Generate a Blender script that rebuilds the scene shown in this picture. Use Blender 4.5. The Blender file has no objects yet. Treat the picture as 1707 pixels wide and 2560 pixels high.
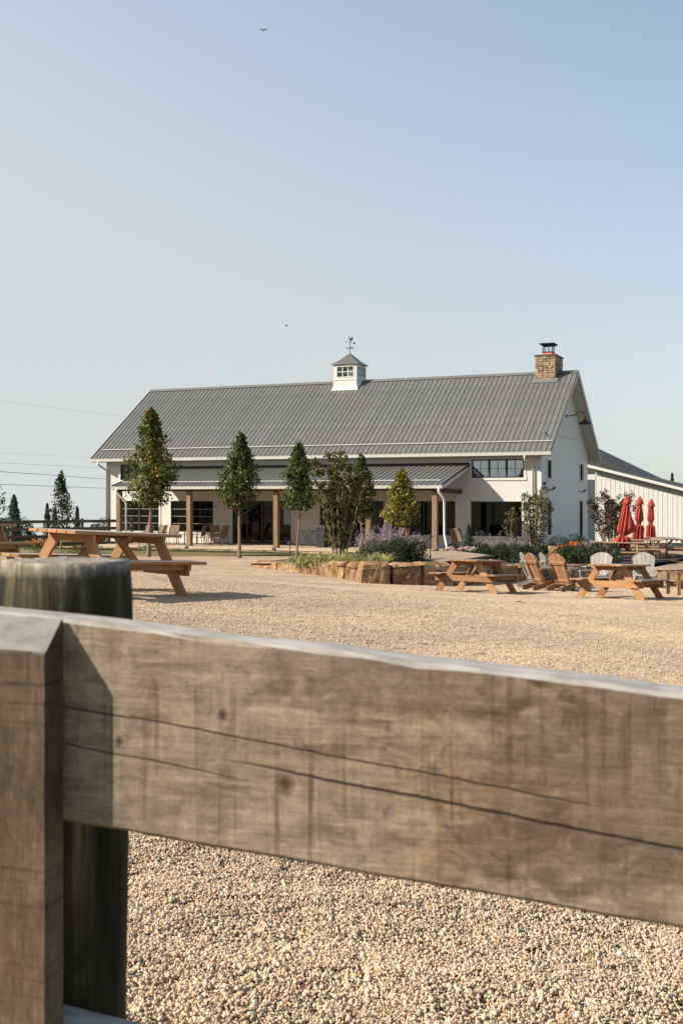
import bpy, bmesh, math, random
import numpy as np
from mathutils import Vector, Matrix, noise as mnoise

random.seed(7); rng = np.random.default_rng(7)
SC = bpy.context.scene
COL = SC.collection
R = math.radians

# ------------------------------------------------------------------ camera, sky, sun, exposure
EYE = 2.6                                   # camera height over the building's ground level
cam_d = bpy.data.cameras.new('camera'); cam = bpy.data.objects.new('camera', cam_d); COL.objects.link(cam)
cam.location = (0, 0, EYE); cam.rotation_euler = (R(90), 0, 0)
cam_d.sensor_fit = 'VERTICAL'; cam_d.sensor_height = 36; cam_d.lens = 39.375
cam_d.shift_y = -37 / 2560; cam_d.clip_start = 0.05; cam_d.clip_end = 6000
cam_d.dof.use_dof = True; cam_d.dof.focus_distance = 9.0; cam_d.dof.aperture_fstop = 18
SC.camera = cam

SUN_EL, SUN_AZ = R(33), R(180 + 74)         # compass-like: 0 = +Y, clockwise
to_sun = Vector((math.sin(SUN_AZ) * math.cos(SUN_EL), math.cos(SUN_AZ) * math.cos(SUN_EL), math.sin(SUN_EL)))
W = bpy.data.worlds.new('World'); SC.world = W; W.use_nodes = True
wn = W.node_tree; bg = wn.nodes['Background']
sky = wn.nodes.new('ShaderNodeTexSky'); sky.sky_type = 'NISHITA'; sky.sun_disc = False
sky.sun_elevation = SUN_EL; sky.sun_rotation = SUN_AZ
sky.altitude = 200; sky.air_density = 1.0; sky.dust_density = 1.0; sky.ozone_density = 1.0
# late-summer haze: the blue pales towards the horizon and towards the sun, all round the sky
def _wm(op, a, b, clamp=False):
    nd = wn.nodes.new('ShaderNodeMath'); nd.operation = op; nd.use_clamp = clamp
    for i, x in enumerate((a, b)):
        if isinstance(x, (int, float)): nd.inputs[i].default_value = x
        else: wn.links.new(x, nd.inputs[i])
    return nd.outputs[0]
_tc = wn.nodes.new('ShaderNodeTexCoord'); _sp = wn.nodes.new('ShaderNodeSeparateXYZ'); wn.links.new(_tc.outputs['Generated'], _sp.inputs[0])
_s = _wm('ADD', _wm('MULTIPLY', _sp.outputs[0], math.sin(SUN_AZ)), _wm('MULTIPLY', _sp.outputs[1], math.cos(SUN_AZ)))
_t = _wm('ADD', _wm('SUBTRACT', 1.36, _wm('MULTIPLY', _wm('MAXIMUM', _sp.outputs[2], 0.0), 1.45)), _wm('MULTIPLY', _s, .9), True)
_mx = wn.nodes.new('ShaderNodeMix'); _mx.data_type = 'RGBA'; _mx.clamp_factor = True
_vm = wn.nodes.new('ShaderNodeVectorMath'); _vm.operation = 'SCALE'; _vm.inputs['Scale'].default_value = 1.15; wn.links.new(sky.outputs[0], _vm.inputs[0])
wn.links.new(_t, _mx.inputs[0]); wn.links.new(_vm.outputs[0], _mx.inputs[6]); _hz = wn.nodes.new('ShaderNodeMix'); _hz.data_type = 'RGBA'; _hz.inputs[6].default_value = (4.55, 4.78, 4.66, 1); _hz.inputs[7].default_value = (3.85, 4.5, 5.2, 1)
wn.links.new(_wm('MULTIPLY', _wm('MAXIMUM', _sp.outputs[2], 0.0), 2.0, True), _hz.inputs[0]); wn.links.new(_hz.outputs[2], _mx.inputs[7])
wn.links.new(_mx.outputs[2], bg.inputs[0]); bg.inputs[1].default_value = 0.10
sd = bpy.data.lights.new('sun', 'SUN'); sun = bpy.data.objects.new('sun', sd); COL.objects.link(sun)
sd.energy = 4.9; sd.angle = R(0.6); sd.color = (1.0, 0.90, 0.76)
sun.rotation_euler = to_sun.to_track_quat('Z', 'Y').to_euler(); sun.location = (-40, -20, 40)
SC.view_settings.view_transform = 'Standard'; SC.view_settings.look = 'None'
SC.view_settings.exposure = 0.58; SC.view_settings.gamma = 1.0
SC.render.engine = 'CYCLES'
SC.cycles.use_denoising = True
SC.cycles.max_bounces = 7; SC.cycles.transparent_max_bounces = 12
SC.cycles.caustics_reflective = False; SC.cycles.caustics_refractive = False
SC.cycles.sample_clamp_indirect = 4

# ------------------------------------------------------------------ materials
class NT:
    def __init__(s, name):
        s.m = bpy.data.materials.new(name); s.m.use_nodes = True
        s.t = s.m.node_tree; s.b = s.t.nodes['Principled BSDF']; s.out = s.t.nodes['Material Output']
    def n(s, typ, **kw):
        nd = s.t.nodes.new(typ)
        for k, v in kw.items():
            if k.startswith('i_'):
                key = k[2:]; key = int(key) if key.isdigit() else key.replace('_', ' ')
                nd.inputs[key].default_value = v
            else: setattr(nd, k, v)
        return nd
    def l(s, a, b): s.t.links.new(a, b)
    def coord(s, scale=(1, 1, 1), kind='Object'):
        tc = s.n('ShaderNodeTexCoord'); mp = s.n('ShaderNodeMapping'); mp.inputs['Scale'].default_value = scale
        s.l(tc.outputs[kind], mp.inputs['Vector']); return mp.outputs[0]
    def noise(s, vec, scale=5, detail=4, rough=.55, dist=0.0):
        nd = s.n('ShaderNodeTexNoise'); nd.inputs['Scale'].default_value = scale; nd.inputs['Detail'].default_value = detail
        nd.inputs['Roughness'].default_value = rough; nd.inputs['Distortion'].default_value = dist
        if vec is not None: s.l(vec, nd.inputs['Vector'])
        return nd.outputs['Fac']
    def ramp(s, fac, stops):
        nd = s.n('ShaderNodeValToRGB'); el = nd.color_ramp.elements
        while len(el) > len(stops): el.remove(el[-1])
        while len(el) < len(stops): el.new(0.5)
        for e, (p, c) in zip(el, stops): e.position = p; e.color = (*c, 1) if len(c) == 3 else c
        s.l(fac, nd.inputs[0]); return nd.outputs[0]
    def math(s, op, a, b=None, clamp=False):
        nd = s.n('ShaderNodeMath', operation=op, use_clamp=clamp)
        for i, x in enumerate((a, b)):
            if x is None: continue
            if isinstance(x, (int, float)): nd.inputs[i].default_value = x
            else: s.l(x, nd.inputs[i])
        return nd.outputs[0]
    def mix(s, fac, a, b, mode='MIX'):
        nd = s.n('ShaderNodeMix', data_type='RGBA', blend_type=mode)
        for i, x in ((0, fac), (6, a), (7, b)):
            if isinstance(x, (int, float)): nd.inputs[i].default_value = x
            elif isinstance(x, tuple): nd.inputs[i].default_value = (*x, 1) if len(x) == 3 else x
            else: s.l(x, nd.inputs[i])
        return nd.outputs[2]
    def bump(s, h, strength=.3, dist=.01):
        nd = s.n('ShaderNodeBump'); nd.inputs['Strength'].default_value = strength; nd.inputs['Distance'].default_value = dist
        s.l(h, nd.inputs['Height']); s.l(nd.outputs[0], s.b.inputs['Normal'])
    def set(s, col=None, rough=None, metal=None, spec=None):
        b = s.b
        if col is not None:
            if isinstance(col, tuple): b.inputs['Base Color'].default_value = (*col, 1)
            else: s.l(col, b.inputs['Base Color'])
        if rough is not None:
            if isinstance(rough, (int, float)): b.inputs['Roughness'].default_value = rough
            else: s.l(rough, b.inputs['Roughness'])
        if metal is not None: b.inputs['Metallic'].default_value = metal
        if spec is not None: b.inputs['Specular IOR Level'].default_value = spec
        return s.m

def simple(name, c1, c2, scale=4, rough=.7, bump=.0, stretch=(1, 1, 1), metal=0, spec=.5, detail=5, bd=.01):
    t = NT(name); v = t.coord(stretch); f = t.noise(v, scale, detail)
    c = t.ramp(f, [(.3, c1), (.7, c2)])
    if bump: t.bump(f, bump, bd)
    return t.set(c, rough, metal, spec)

def wood(name, dark, light, scale=1.0, rough=.75, rand=.25, grey=None):
    """planks lie along local X: fine grain, long bands, a few knots, a shift for every plank"""
    t = NT(name)
    oi = t.n('ShaderNodeObjectInfo'); tc = t.n('ShaderNodeTexCoord')
    add = t.n('ShaderNodeVectorMath', operation='ADD'); sc = t.n('ShaderNodeVectorMath', operation='SCALE')
    comb = t.n('ShaderNodeCombineXYZ')
    for i in range(3): t.l(oi.outputs['Random'], comb.inputs[i])
    t.l(comb.outputs[0], sc.inputs[0]); sc.inputs['Scale'].default_value = 37.0
    t.l(tc.outputs['Object'], add.inputs[0]); t.l(sc.outputs[0], add.inputs[1])
    def mp(s_):
        m_ = t.n('ShaderNodeMapping'); m_.inputs['Scale'].default_value = s_; t.l(add.outputs[0], m_.inputs[0]); return m_.outputs[0]
    g1 = t.noise(mp((1.2, 26, 26)), 3.0 * scale, 6, .65, .6)
    g2 = t.noise(mp((.6, 5, 5)), 2.0 * scale, 3)
    kn = t.n('ShaderNodeTexVoronoi'); kn.inputs['Scale'].default_value = 2.2 * scale; t.l(mp((1, 2.3, 2.3)), kn.inputs['Vector'])
    kf = t.math('SUBTRACT', 1.0, t.math('MULTIPLY', kn.outputs['Distance'], 7.5, True), True)
    f = t.math('ADD', t.math('MULTIPLY', g1, .6), t.math('MULTIPLY', g2, .4))
    dark = tuple(q * .80 for q in dark); light = tuple(q * .80 for q in light)
    c = t.ramp(f, [(.34, dark), (.66, light)])
    c = t.mix(t.math('MULTIPLY', kf, .6), c, tuple(x * .3 for x in dark))
    hs = t.n('ShaderNodeHueSaturation'); t.l(c, hs.inputs['Color'])
    t.l(t.math('ADD', t.math('MULTIPLY', oi.outputs['Random'], rand), 1 - rand / 2), hs.inputs['Value'])
    c = hs.outputs[0]
    if grey:
        geo = t.n('ShaderNodeNewGeometry'); sx = t.n('ShaderNodeSeparateXYZ'); t.l(geo.outputs['Normal'], sx.inputs[0])
        up = t.math('MULTIPLY', t.math('SUBTRACT', sx.outputs[2], .75, True), 4.0, True)
        c = t.mix(t.math('MULTIPLY', up, grey[3]), c, tuple(grey[:3]))
    t.bump(g1, .25, .004)
    return t.set(c, rough, 0, .35)

M = {}
M['cedar'] = wood('cedar wood', (.31, .145, .060), (.57, .315, .145), rand=.5, grey=(.40, .375, .335, .92))
M['cedar_aged'] = wood('aged cedar wood', (.33, .17, .08), (.52, .31, .16), grey=(.40, .36, .31, .85))
M['chair_wood'] = wood('chair cedar wood', (.27, .125, .062), (.46, .255, .135), rand=.45, grey=(.34, .325, .30, .7))
M['chair_pale'] = wood('pale chair wood', (.36, .33, .285), (.54, .50, .44))  # sunlit paleness of the chairs facing us is put into this colour
M['chair_shaded'] = wood('shaded chair wood', (.27, .255, .235), (.41, .395, .365))  # grey of chairs turned from the sun, shade put into the colour
M['post_wood'] = wood('porch post wood', (.20, .115, .065), (.40, .26, .155))
M['beam_wood'] = wood('dark beam wood', (.10, .045, .028), (.17, .08, .05))
M['ceiling_wood'] = wood('porch ceiling wood', (.46, .29, .16), (.60, .40, .23))
M['fence_far'] = wood('far fence wood', (.10, .075, .055), (.19, .15, .115), grey=(.24, .215, .19, .7))

def m_paint(name, c, groove=0.0):
    t = NT(name); v = t.coord((1, 1, 1)); f = t.noise(v, 1.3, 5); f2 = t.noise(t.coord((2.5, 2.5, .35)), 3, 5)
    k = t.math('MULTIPLY', f, f2)
    col = t.ramp(k, [(.1, tuple(x * .93 for x in c)), (.36, c)])
    if groove:
        tc = t.n('ShaderNodeTexCoord'); sx = t.n('ShaderNodeSeparateXYZ'); t.l(tc.outputs['Object'], sx.inputs[0])
        s_ = t.math('ADD', sx.outputs[0], sx.outputs[1])
        fr = t.math('FRACT', t.math('DIVIDE', s_, groove))
        g = t.math('LESS_THAN', fr, .035)
        h = t.math('ADD', t.math('MULTIPLY', g, -1.0), t.math('MULTIPLY', f2, .15))
        t.bump(h, .35, .006)
    return t.set(col, .55, 0, .4)
M['white'] = m_paint('white siding paint', (.605, .588, .552), .305)
M['white_trim'] = m_paint('white trim paint', (.63, .612, .575))
M['gutter'] = m_paint('white gutter metal', (.63, .612, .575))
M['soffit'] = m_paint('soffit paint', (.58, .56, .52))
def m_roof(name, c, rough):
    t = NT(name); oi = t.n('ShaderNodeObjectInfo'); v = t.coord((1, 1, 1), 'Object'); f = t.noise(v, 2.5, 5); f2 = t.noise(t.coord((6, .5, .5)), 2, 4)
    base = t.ramp(t.math('MULTIPLY', f, f2), [(.1, tuple(x * .85 for x in c)), (.4, tuple(x * 1.08 for x in c))])
    hs = t.n('ShaderNodeHueSaturation'); t.l(base, hs.inputs['Color']); t.l(t.math('ADD', t.math('MULTIPLY', oi.outputs['Random'], .16), .92), hs.inputs['Value'])
    t.bump(f2, .06, .01)
    return t.set(hs.outputs[0], t.math('ADD', t.math('MULTIPLY', f, .15), rough - .07), .0, .55)
M['roof'] = m_roof('grey standing seam metal', (.150, .149, .134), .36)
M['roof_seam'] = m_roof('dark seam metal', (.070, .068, .062), .5)
M['roof_dark'] = m_roof('dark metal roof trim', (.042, .042, .040), .72)
M['cup_roof'] = m_roof('cupola metal roof', (.13, .128, .118), .36)
M['black'] = simple('black frame metal', (.010, .010, .010), (.02, .02, .02), 6, .45)
M['iron'] = simple('black iron', (.012, .013, .014), (.025, .026, .028), 8, .55)
M['bronze'] = simple('bronze chair metal', (.06, .045, .033), (.10, .075, .055), 6, .5)
M['sling'] = simple('brown sling fabric', (.17, .115, .075), (.24, .17, .115), 40, .9)
M['plastic'] = simple('slate bin plastic', (.016, .020, .024), (.028, .034, .039), 5, .6)
M['clay'] = simple('clay flue', (.55, .17, .075), (.66, .23, .11), 6, .8)
M['mortar'] = simple('mortar', (.16, .11, .07), (.24, .17, .11), 14, .9, .5)
M['soil'] = simple('planting soil', (.035, .024, .016), (.08, .055, .036), 9, .95, .8, bd=.05)
M['deck'] = simple('porch deck', (.42, .33, .23), (.52, .42, .30), 3, .85)
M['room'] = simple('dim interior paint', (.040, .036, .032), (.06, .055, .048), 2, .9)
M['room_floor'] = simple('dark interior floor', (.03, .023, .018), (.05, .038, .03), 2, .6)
M['lamp_metal'] = M['iron']
def m_stone(name, cols, scale=3.0, bump=.8, streak=True):
    t = NT(name); oi = t.n('ShaderNodeObjectInfo'); v = t.coord((1, 1, 1)); f = t.noise(v, scale, 7, .62, .8); f2 = t.noise(v, scale * 6, 6, .6)
    f3 = t.noise(t.coord((1.3, 1.3, 3.5)), scale * .7, 5, .6, 1.2)
    k = t.math('ADD', t.math('MULTIPLY', f, .65), t.math('MULTIPLY', f3, .35))
    cols = [tuple(q * .85 for q in c_) for c_ in cols]
    st = [(.32 + .36 * i / (len(cols) - 1), c) for i, c in enumerate(cols)]
    c = t.ramp(k, st)
    c = t.mix(.55, c, t.ramp(f2, [(.3, (.45, .45, .45)), (.65, (1, 1, 1))]), 'MULTIPLY')
    hs = t.n('ShaderNodeHueSaturation'); t.l(c, hs.inputs['Color']); t.l(t.math('ADD', t.math('MULTIPLY', oi.outputs['Random'], .4), .85), hs.inputs['Value'])
    t.bump(t.math('ADD', f, t.math('MULTIPLY', f2, .4)), bump, .05)
    return t.set(hs.outputs[0], .9, 0, .2)
M['sandstone'] = m_stone('sandstone', [(.07, .052, .04), (.27, .145, .068), (.45, .29, .15), (.58, .44, .28)], 2.0)
M['kerbstone'] = m_stone('kerb sandstone', [(.34, .22, .12), (.50, .35, .21), (.60, .44, .28)], 1.6, .4)
M['fieldstone'] = m_stone('chimney fieldstone', [(.24, .165, .11), (.42, .30, .19), (.54, .43, .32)], 3.5, .5)
def m_umb():
    t = NT('red umbrella canvas'); f = t.noise(t.coord((8, 8, 1.5)), 3, 4)
    c = t.ramp(f, [(.3, (.30, .040, .026)), (.7, (.40, .066, .042))]); t.bump(t.noise(t.coord((1, 1, 1)), 120, 2), .1, .002)
    return t.set(c, .85, 0, .25)
M['canvas'] = m_umb()
def m_glass(name, tint, refl):
    t = NT(name); t.t.nodes.remove(t.b)
    tr = t.n('ShaderNodeBsdfTransparent'); tr.inputs[0].default_value = (*tint, 1)
    gl = t.n('ShaderNodeBsdfGlossy'); gl.inputs['Roughness'].default_value = .015; gl.inputs[0].default_value = (.9, .93, .95, 1)
    fr = t.n('ShaderNodeFresnel'); fr.inputs[0].default_value = 1.5
    f = t.math('ADD', fr.outputs[0], refl, True); mx = t.n('ShaderNodeMixShader')
    nz = t.noise(t.coord((1, 1, 1)), 1.7, 2); bp = t.n('ShaderNodeBump'); bp.inputs['Strength'].default_value = .03; bp.inputs['Distance'].default_value = .02
    t.l(nz, bp.inputs['Height']); t.l(bp.outputs[0], gl.inputs['Normal'])
    t.l(f, mx.inputs[0]); t.l(tr.outputs[0], mx.inputs[1]); t.l(gl.outputs[0], mx.inputs[2]); t.l(mx.outputs[0], t.out.inputs[0])
    return t.m
M['glass'] = m_glass('window glass', (.30, .315, .31), .0)
M['glass_coated'] = m_glass('coated window glass', (.25, .26, .26), .34)
M['glass_clear'] = m_glass('cupola glass', (.8, .82, .82), .0)

def m_leaf(name, rough=.5, trans=.35):
    t = NT(name); at_ = t.n('ShaderNodeAttribute', attribute_name='Col')
    t.set(at_.outputs['Color'], rough, 0, .35)
    tr = t.n('ShaderNodeBsdfTranslucent'); hs = t.n('ShaderNodeHueSaturation'); hs.inputs['Value'].default_value = 1.4; hs.inputs['Saturation'].default_value = 1.1
    t.l(at_.outputs['Color'], hs.inputs['Color']); t.l(hs.outputs[0], tr.inputs[0])
    mx = t.n('ShaderNodeMixShader'); mx.inputs[0].default_value = trans
    t.l(t.b.outputs[0], mx.inputs[1]); t.l(tr.outputs[0], mx.inputs[2]); t.l(mx.outputs[0], t.out.inputs[0])
    return t.m
M['leaf'] = m_leaf('leaf'); M['needle'] = m_leaf('needle', .7, .1); M['petal'] = m_leaf('petal', .7, .3)
M['bark'] = simple('bark', (.15, .085, .055), (.30, .19, .13), 14, .9, .6, (3, 3, .5))
M['bark_pale'] = simple('pale bark', (.30, .22, .15), (.48, .38, .28), 14, .9, .5, (3, 3, .5))
def m_gravelstone():
    t = NT('gravel stones'); at_ = t.n('ShaderNodeAttribute', attribute_name='Col')
    geo = t.n('ShaderNodeNewGeometry'); f = t.noise(geo.outputs['Position'], .55, 4, .6); f2 = t.noise(geo.outputs['Position'], 90, 3)
    c = t.mix(1.0, at_.outputs['Color'], t.ramp(f, [(.3, (.76, .76, .77)), (.7, (1.12, 1.07, 1.0))]), 'MULTIPLY')
    c = t.mix(.5, c, t.ramp(f2, [(.3, (.75, .75, .75)), (.7, (1.08, 1.08, 1.08))]), 'MULTIPLY')
    return t.set(c, .9, 0, .2)
M['stones'] = m_gravelstone()
def m_gravel_ground():
    t = NT('gravel bed'); v = t.coord((1, 1, 1)); vo = t.n('ShaderNodeTexVoronoi'); vo.inputs['Scale'].default_value = 85; t.l(v, vo.inputs[0])
    hs = t.ramp(vo.outputs['Color'], [(0, (.30, .225, .15)), (.5, (.42, .325, .235)), (1, (.53, .44, .34))])
    f = t.noise(v, .55, 4, .6)
    c = t.mix(1.0, hs, t.ramp(f, [(.3, (.82, .83, .85)), (.7, (1.1, 1.04, .96))]), 'MULTIPLY')
    c = t.mix(.8, c, t.ramp(vo.outputs['Distance'], [(.25, (1, 1, 1)), (.8, (.62, .58, .52))]), 'MULTIPLY')
    t.bump(vo.outputs['Distance'], -.35, .008)
    return t.set(c, .95, 0, .15)
M['gravel'] = m_gravel_ground()
M['gravel_base'] = simple('gravel gap shade', (.11, .08, .052), (.17, .125, .085), 20, .95, .3)  # darkened base colour stands in for shadow in the gaps between stones
def m_field():
    t = NT('dry field'); v = t.coord((1, 1, 1)); f = t.noise(v, .12, 6); f2 = t.noise(v, 6, 6)
    c = t.ramp(f, [(.35, (.11, .12, .045)), (.55, (.24, .20, .09)), (.7, (.36, .28, .15))])
    c = t.mix(.6, c, t.ramp(f2, [(.3, (.5, .5, .5)), (.7, (1.1, 1.1, 1.1))]), 'MULTIPLY'); t.bump(f2, .7, .05)
    return t.set(c, .95, 0, .1)
M['field'] = m_field()
M['lawn'] = simple('lawn soil', (.035, .05, .015), (.07, .09, .03), 12, .95, .6)

# foreground rail timber: saw marks, long shakes, knots, grey top
def m_rail(name, dark, light, top, cracks, knots, vertical=False, dark_patches=()):
    t = NT(name); tc = t.n('ShaderNodeTexCoord'); sx = t.n('ShaderNodeSeparateXYZ'); t.l(tc.outputs['Object'], sx.inputs[0])
    X, Y, Z = sx.outputs
    L, A = (Z, X) if vertical else (X, Z)                       # L along the grain, A across it
    s_g = (60, 60, 5) if vertical else (5, 60, 60)
    s_s = (2.5, 2.5, 40) if vertical else (34, 2.5, 2.5)
    g = t.noise(t.coord(s_g), 2.2, 8, .68, .7); saw = t.noise(t.coord(s_s), 1.0, 5, .75, .3); big = t.noise(t.coord((1, 1, 1)), 4.0, 5, .6)
    fib = t.noise(t.coord((300, 300, 26) if vertical else (26, 300, 300)), 1.0, 6, .72, .3)
    fine = t.noise(t.coord((1, 1, 1)), 330, 4, .6)
    mot = t.noise(t.coord((38, 38, 24) if vertical else (24, 38, 38)), 1.6, 7, .68, .9)
    f = t.math('ADD', t.math('ADD', t.math('MULTIPLY', g, .22), t.math('MULTIPLY', saw, .14)), t.math('ADD', t.math('MULTIPLY', big, .26), t.math('MULTIPLY', mot, .38)))
    c = t.ramp(f, [(.39, dark), (.5, tuple((a + b) / 2 for a, b in zip(dark, light))), (.61, light)])
    warm = t.noise(t.coord((1, 1, 1)), 7.0, 5, .6, .6)
    c = t.mix(t.math('MULTIPLY', t.math('SUBTRACT', warm, .48, True), 2.6, True), c, t.mix(1.0, c, (1.10, .88, .70), 'MULTIPLY'))
    c = t.mix(.42, c, t.ramp(fib, [(.32, (.5, .48, .46)), (.64, (1.15, 1.15, 1.15))]), 'MULTIPLY')
    c = t.mix(.45, c, t.ramp(fine, [(.3, (.6, .6, .6)), (.7, (1.15, 1.15, 1.15))]), 'MULTIPLY')
    marks = t.noise(t.coord((3, 3, 165) if vertical else (165, 3, 7)), 1.0, 3, .6)
    patch = t.noise(t.coord((1, 1, 1)), 13, 3)
    c = t.mix(t.math('MULTIPLY', t.math('MULTIPLY', t.math('SUBTRACT', marks, .52, True), 7.0, True), t.math('MULTIPLY', t.math('SUBTRACT', patch, .36, True), 3.5, True)), c, t.mix(1.0, c, (.50, .47, .44), 'MULTIPLY'))
    for (l0, a0, rl, ra, st) in dark_patches:  # darker patches with noisy edges
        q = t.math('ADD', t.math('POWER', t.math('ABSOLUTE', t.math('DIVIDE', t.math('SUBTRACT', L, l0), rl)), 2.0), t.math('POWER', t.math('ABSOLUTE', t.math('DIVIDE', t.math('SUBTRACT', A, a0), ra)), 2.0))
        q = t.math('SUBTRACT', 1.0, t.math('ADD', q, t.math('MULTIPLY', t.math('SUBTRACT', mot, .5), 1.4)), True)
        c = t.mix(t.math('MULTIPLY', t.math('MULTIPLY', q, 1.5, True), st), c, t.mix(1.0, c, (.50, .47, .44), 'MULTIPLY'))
    wob = t.n('ShaderNodeTexNoise', noise_dimensions='1D'); wob.inputs['Scale'].default_value = 7; wob.inputs['Detail'].default_value = 6; wob.inputs['Roughness'].default_value = .6
    t.l(L, wob.inputs['W']); wv = t.math('MULTIPLY', t.math('SUBTRACT', wob.outputs['Fac'], .5), .007)
    h = t.math('ADD', t.math('MULTIPLY', g, .5), t.math('ADD', t.math('MULTIPLY', saw, .35), t.math('MULTIPLY', fine, .2)))
    for (a0, slope, l0, l1, wd) in cracks:
        d = t.math('ABSOLUTE', t.math('SUBTRACT', t.math('SUBTRACT', A, a0), t.math('ADD', wv, t.math('MULTIPLY', L, slope))))
        fade = t.math('MULTIPLY', t.math('MULTIPLY', t.math('SUBTRACT', L, l0), 12.0, True), t.math('MULTIPLY', t.math('SUBTRACT', l1, L), 12.0, True))
        k = t.math('MULTIPLY', t.math('SUBTRACT', 1.0, t.math('DIVIDE', d, wd), True), fade)
        k = t.math('MULTIPLY', k, t.math('ADD', t.math('MULTIPLY', fine, 1.2), t.math('MULTIPLY', mot, 1.6)), True)
        c = t.mix(t.math('MULTIPLY', k, .85), c, (.03, .02, .014)); h = t.math('SUBTRACT', h, t.math('MULTIPLY', k, 2.0))
    for (l0, a0, r_) in knots:
        dx = t.math('SUBTRACT', L, l0); dz = t.math('MULTIPLY', t.math('SUBTRACT', A, a0), .8)
        d = t.math('SQRT', t.math('ADD', t.math('MULTIPLY', dx, dx), t.math('MULTIPLY', dz, dz)))
        d = t.math('ADD', d, t.math('MULTIPLY', t.math('SUBTRACT', g, .5), r_ * 1.1))
        k = t.math('SUBTRACT', 1.0, t.math('DIVIDE', d, r_), True)
        c = t.mix(t.math('MULTIPLY', k, 1.3, True), c, (.07, .04, .025))
        h = t.math('SUBTRACT', h, k)
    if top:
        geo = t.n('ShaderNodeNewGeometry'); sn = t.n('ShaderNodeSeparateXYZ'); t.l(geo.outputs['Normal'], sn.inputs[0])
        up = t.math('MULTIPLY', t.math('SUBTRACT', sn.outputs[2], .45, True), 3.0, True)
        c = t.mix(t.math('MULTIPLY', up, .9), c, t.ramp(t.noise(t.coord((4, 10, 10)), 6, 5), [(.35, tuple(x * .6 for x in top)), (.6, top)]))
    t.bump(t.math('ADD', h, t.math('MULTIPLY', fib, .6)), .6, .0022)
    return t.set(c, .82, 0, .3)
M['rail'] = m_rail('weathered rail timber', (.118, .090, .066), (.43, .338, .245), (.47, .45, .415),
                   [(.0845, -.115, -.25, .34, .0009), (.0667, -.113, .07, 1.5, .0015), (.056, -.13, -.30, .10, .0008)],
                   [(.119, .0445, .0095), (-.010, .0662, .0042), (.072, .090, .0045), (.47, .02, .007)], dark_patches=((.42, .06, .24, .10, .8), (.20, .12, .12, .03, .5), (.30, .01, .10, .03, .4)))
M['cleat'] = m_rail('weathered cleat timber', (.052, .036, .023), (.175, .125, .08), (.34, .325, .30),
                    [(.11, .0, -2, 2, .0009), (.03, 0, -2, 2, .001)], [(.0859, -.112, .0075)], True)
def m_post():
    t = NT('treated round post'); a = t.noise(t.coord((60, 60, 2.2)), 1.0, 6, .62, .4); b = t.noise(t.coord((14, 14, 3.0)), 1.2, 4, .6, .8); e = t.noise(t.coord((1, 1, 1)), 140, 4)
    f = t.math('ADD', t.math('MULTIPLY', a, .45), t.math('MULTIPLY', b, .55))
    c = t.ramp(f, [(.41, (.010, .009, .005)), (.52, (.036, .031, .016)), (.59, (.088, .069, .038)), (.69, (.27, .21, .135))])
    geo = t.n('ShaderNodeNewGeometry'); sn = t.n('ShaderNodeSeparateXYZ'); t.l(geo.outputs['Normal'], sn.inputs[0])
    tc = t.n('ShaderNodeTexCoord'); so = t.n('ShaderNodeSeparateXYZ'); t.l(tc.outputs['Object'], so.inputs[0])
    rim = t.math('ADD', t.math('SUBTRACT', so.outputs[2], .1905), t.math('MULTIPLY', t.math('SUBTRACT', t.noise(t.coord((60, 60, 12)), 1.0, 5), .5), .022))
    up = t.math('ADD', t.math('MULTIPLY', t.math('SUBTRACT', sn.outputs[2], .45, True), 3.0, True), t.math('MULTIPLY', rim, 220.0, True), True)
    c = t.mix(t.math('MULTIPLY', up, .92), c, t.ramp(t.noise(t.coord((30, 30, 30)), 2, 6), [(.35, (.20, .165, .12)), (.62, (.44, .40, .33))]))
    # drying checks: thin dark splits that run down the side and in from the rim, and growth rings on the sawn head
    dx = t.math('SUBTRACT', so.outputs[0], -.110); dy = t.math('SUBTRACT', so.outputs[1], .0945)
    rad = t.math('SQRT', t.math('ADD', t.math('MULTIPLY', dx, dx), t.math('MULTIPLY', dy, dy)))
    cv = t.n('ShaderNodeCombineXYZ'); t.l(t.math('DIVIDE', dx, rad), cv.inputs[0]); t.l(t.math('DIVIDE', dy, rad), cv.inputs[1]); t.l(t.math('MULTIPLY', so.outputs[2], .6), cv.inputs[2])
    ck = t.noise(cv.outputs[0], 9.0, 5, .7); cr = t.math('MULTIPLY', t.math('SUBTRACT', ck, .60, True), 14.0, True)
    rings = t.math('SINE', t.math('ADD', t.math('MULTIPLY', rad, 1500.0), t.math('MULTIPLY', b, 9.0)))
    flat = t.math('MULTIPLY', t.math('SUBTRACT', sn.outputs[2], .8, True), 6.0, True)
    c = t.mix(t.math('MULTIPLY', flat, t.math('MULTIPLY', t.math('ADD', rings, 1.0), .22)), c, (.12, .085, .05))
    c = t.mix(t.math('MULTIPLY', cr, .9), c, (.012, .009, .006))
    t.bump(t.math('SUBTRACT', t.math('ADD', t.math('MULTIPLY', a, .8), t.math('MULTIPLY', e, .2)), cr), .8, .005)
    return t.set(c, .85, 0, .25)
M['round_post'] = m_post()

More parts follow.
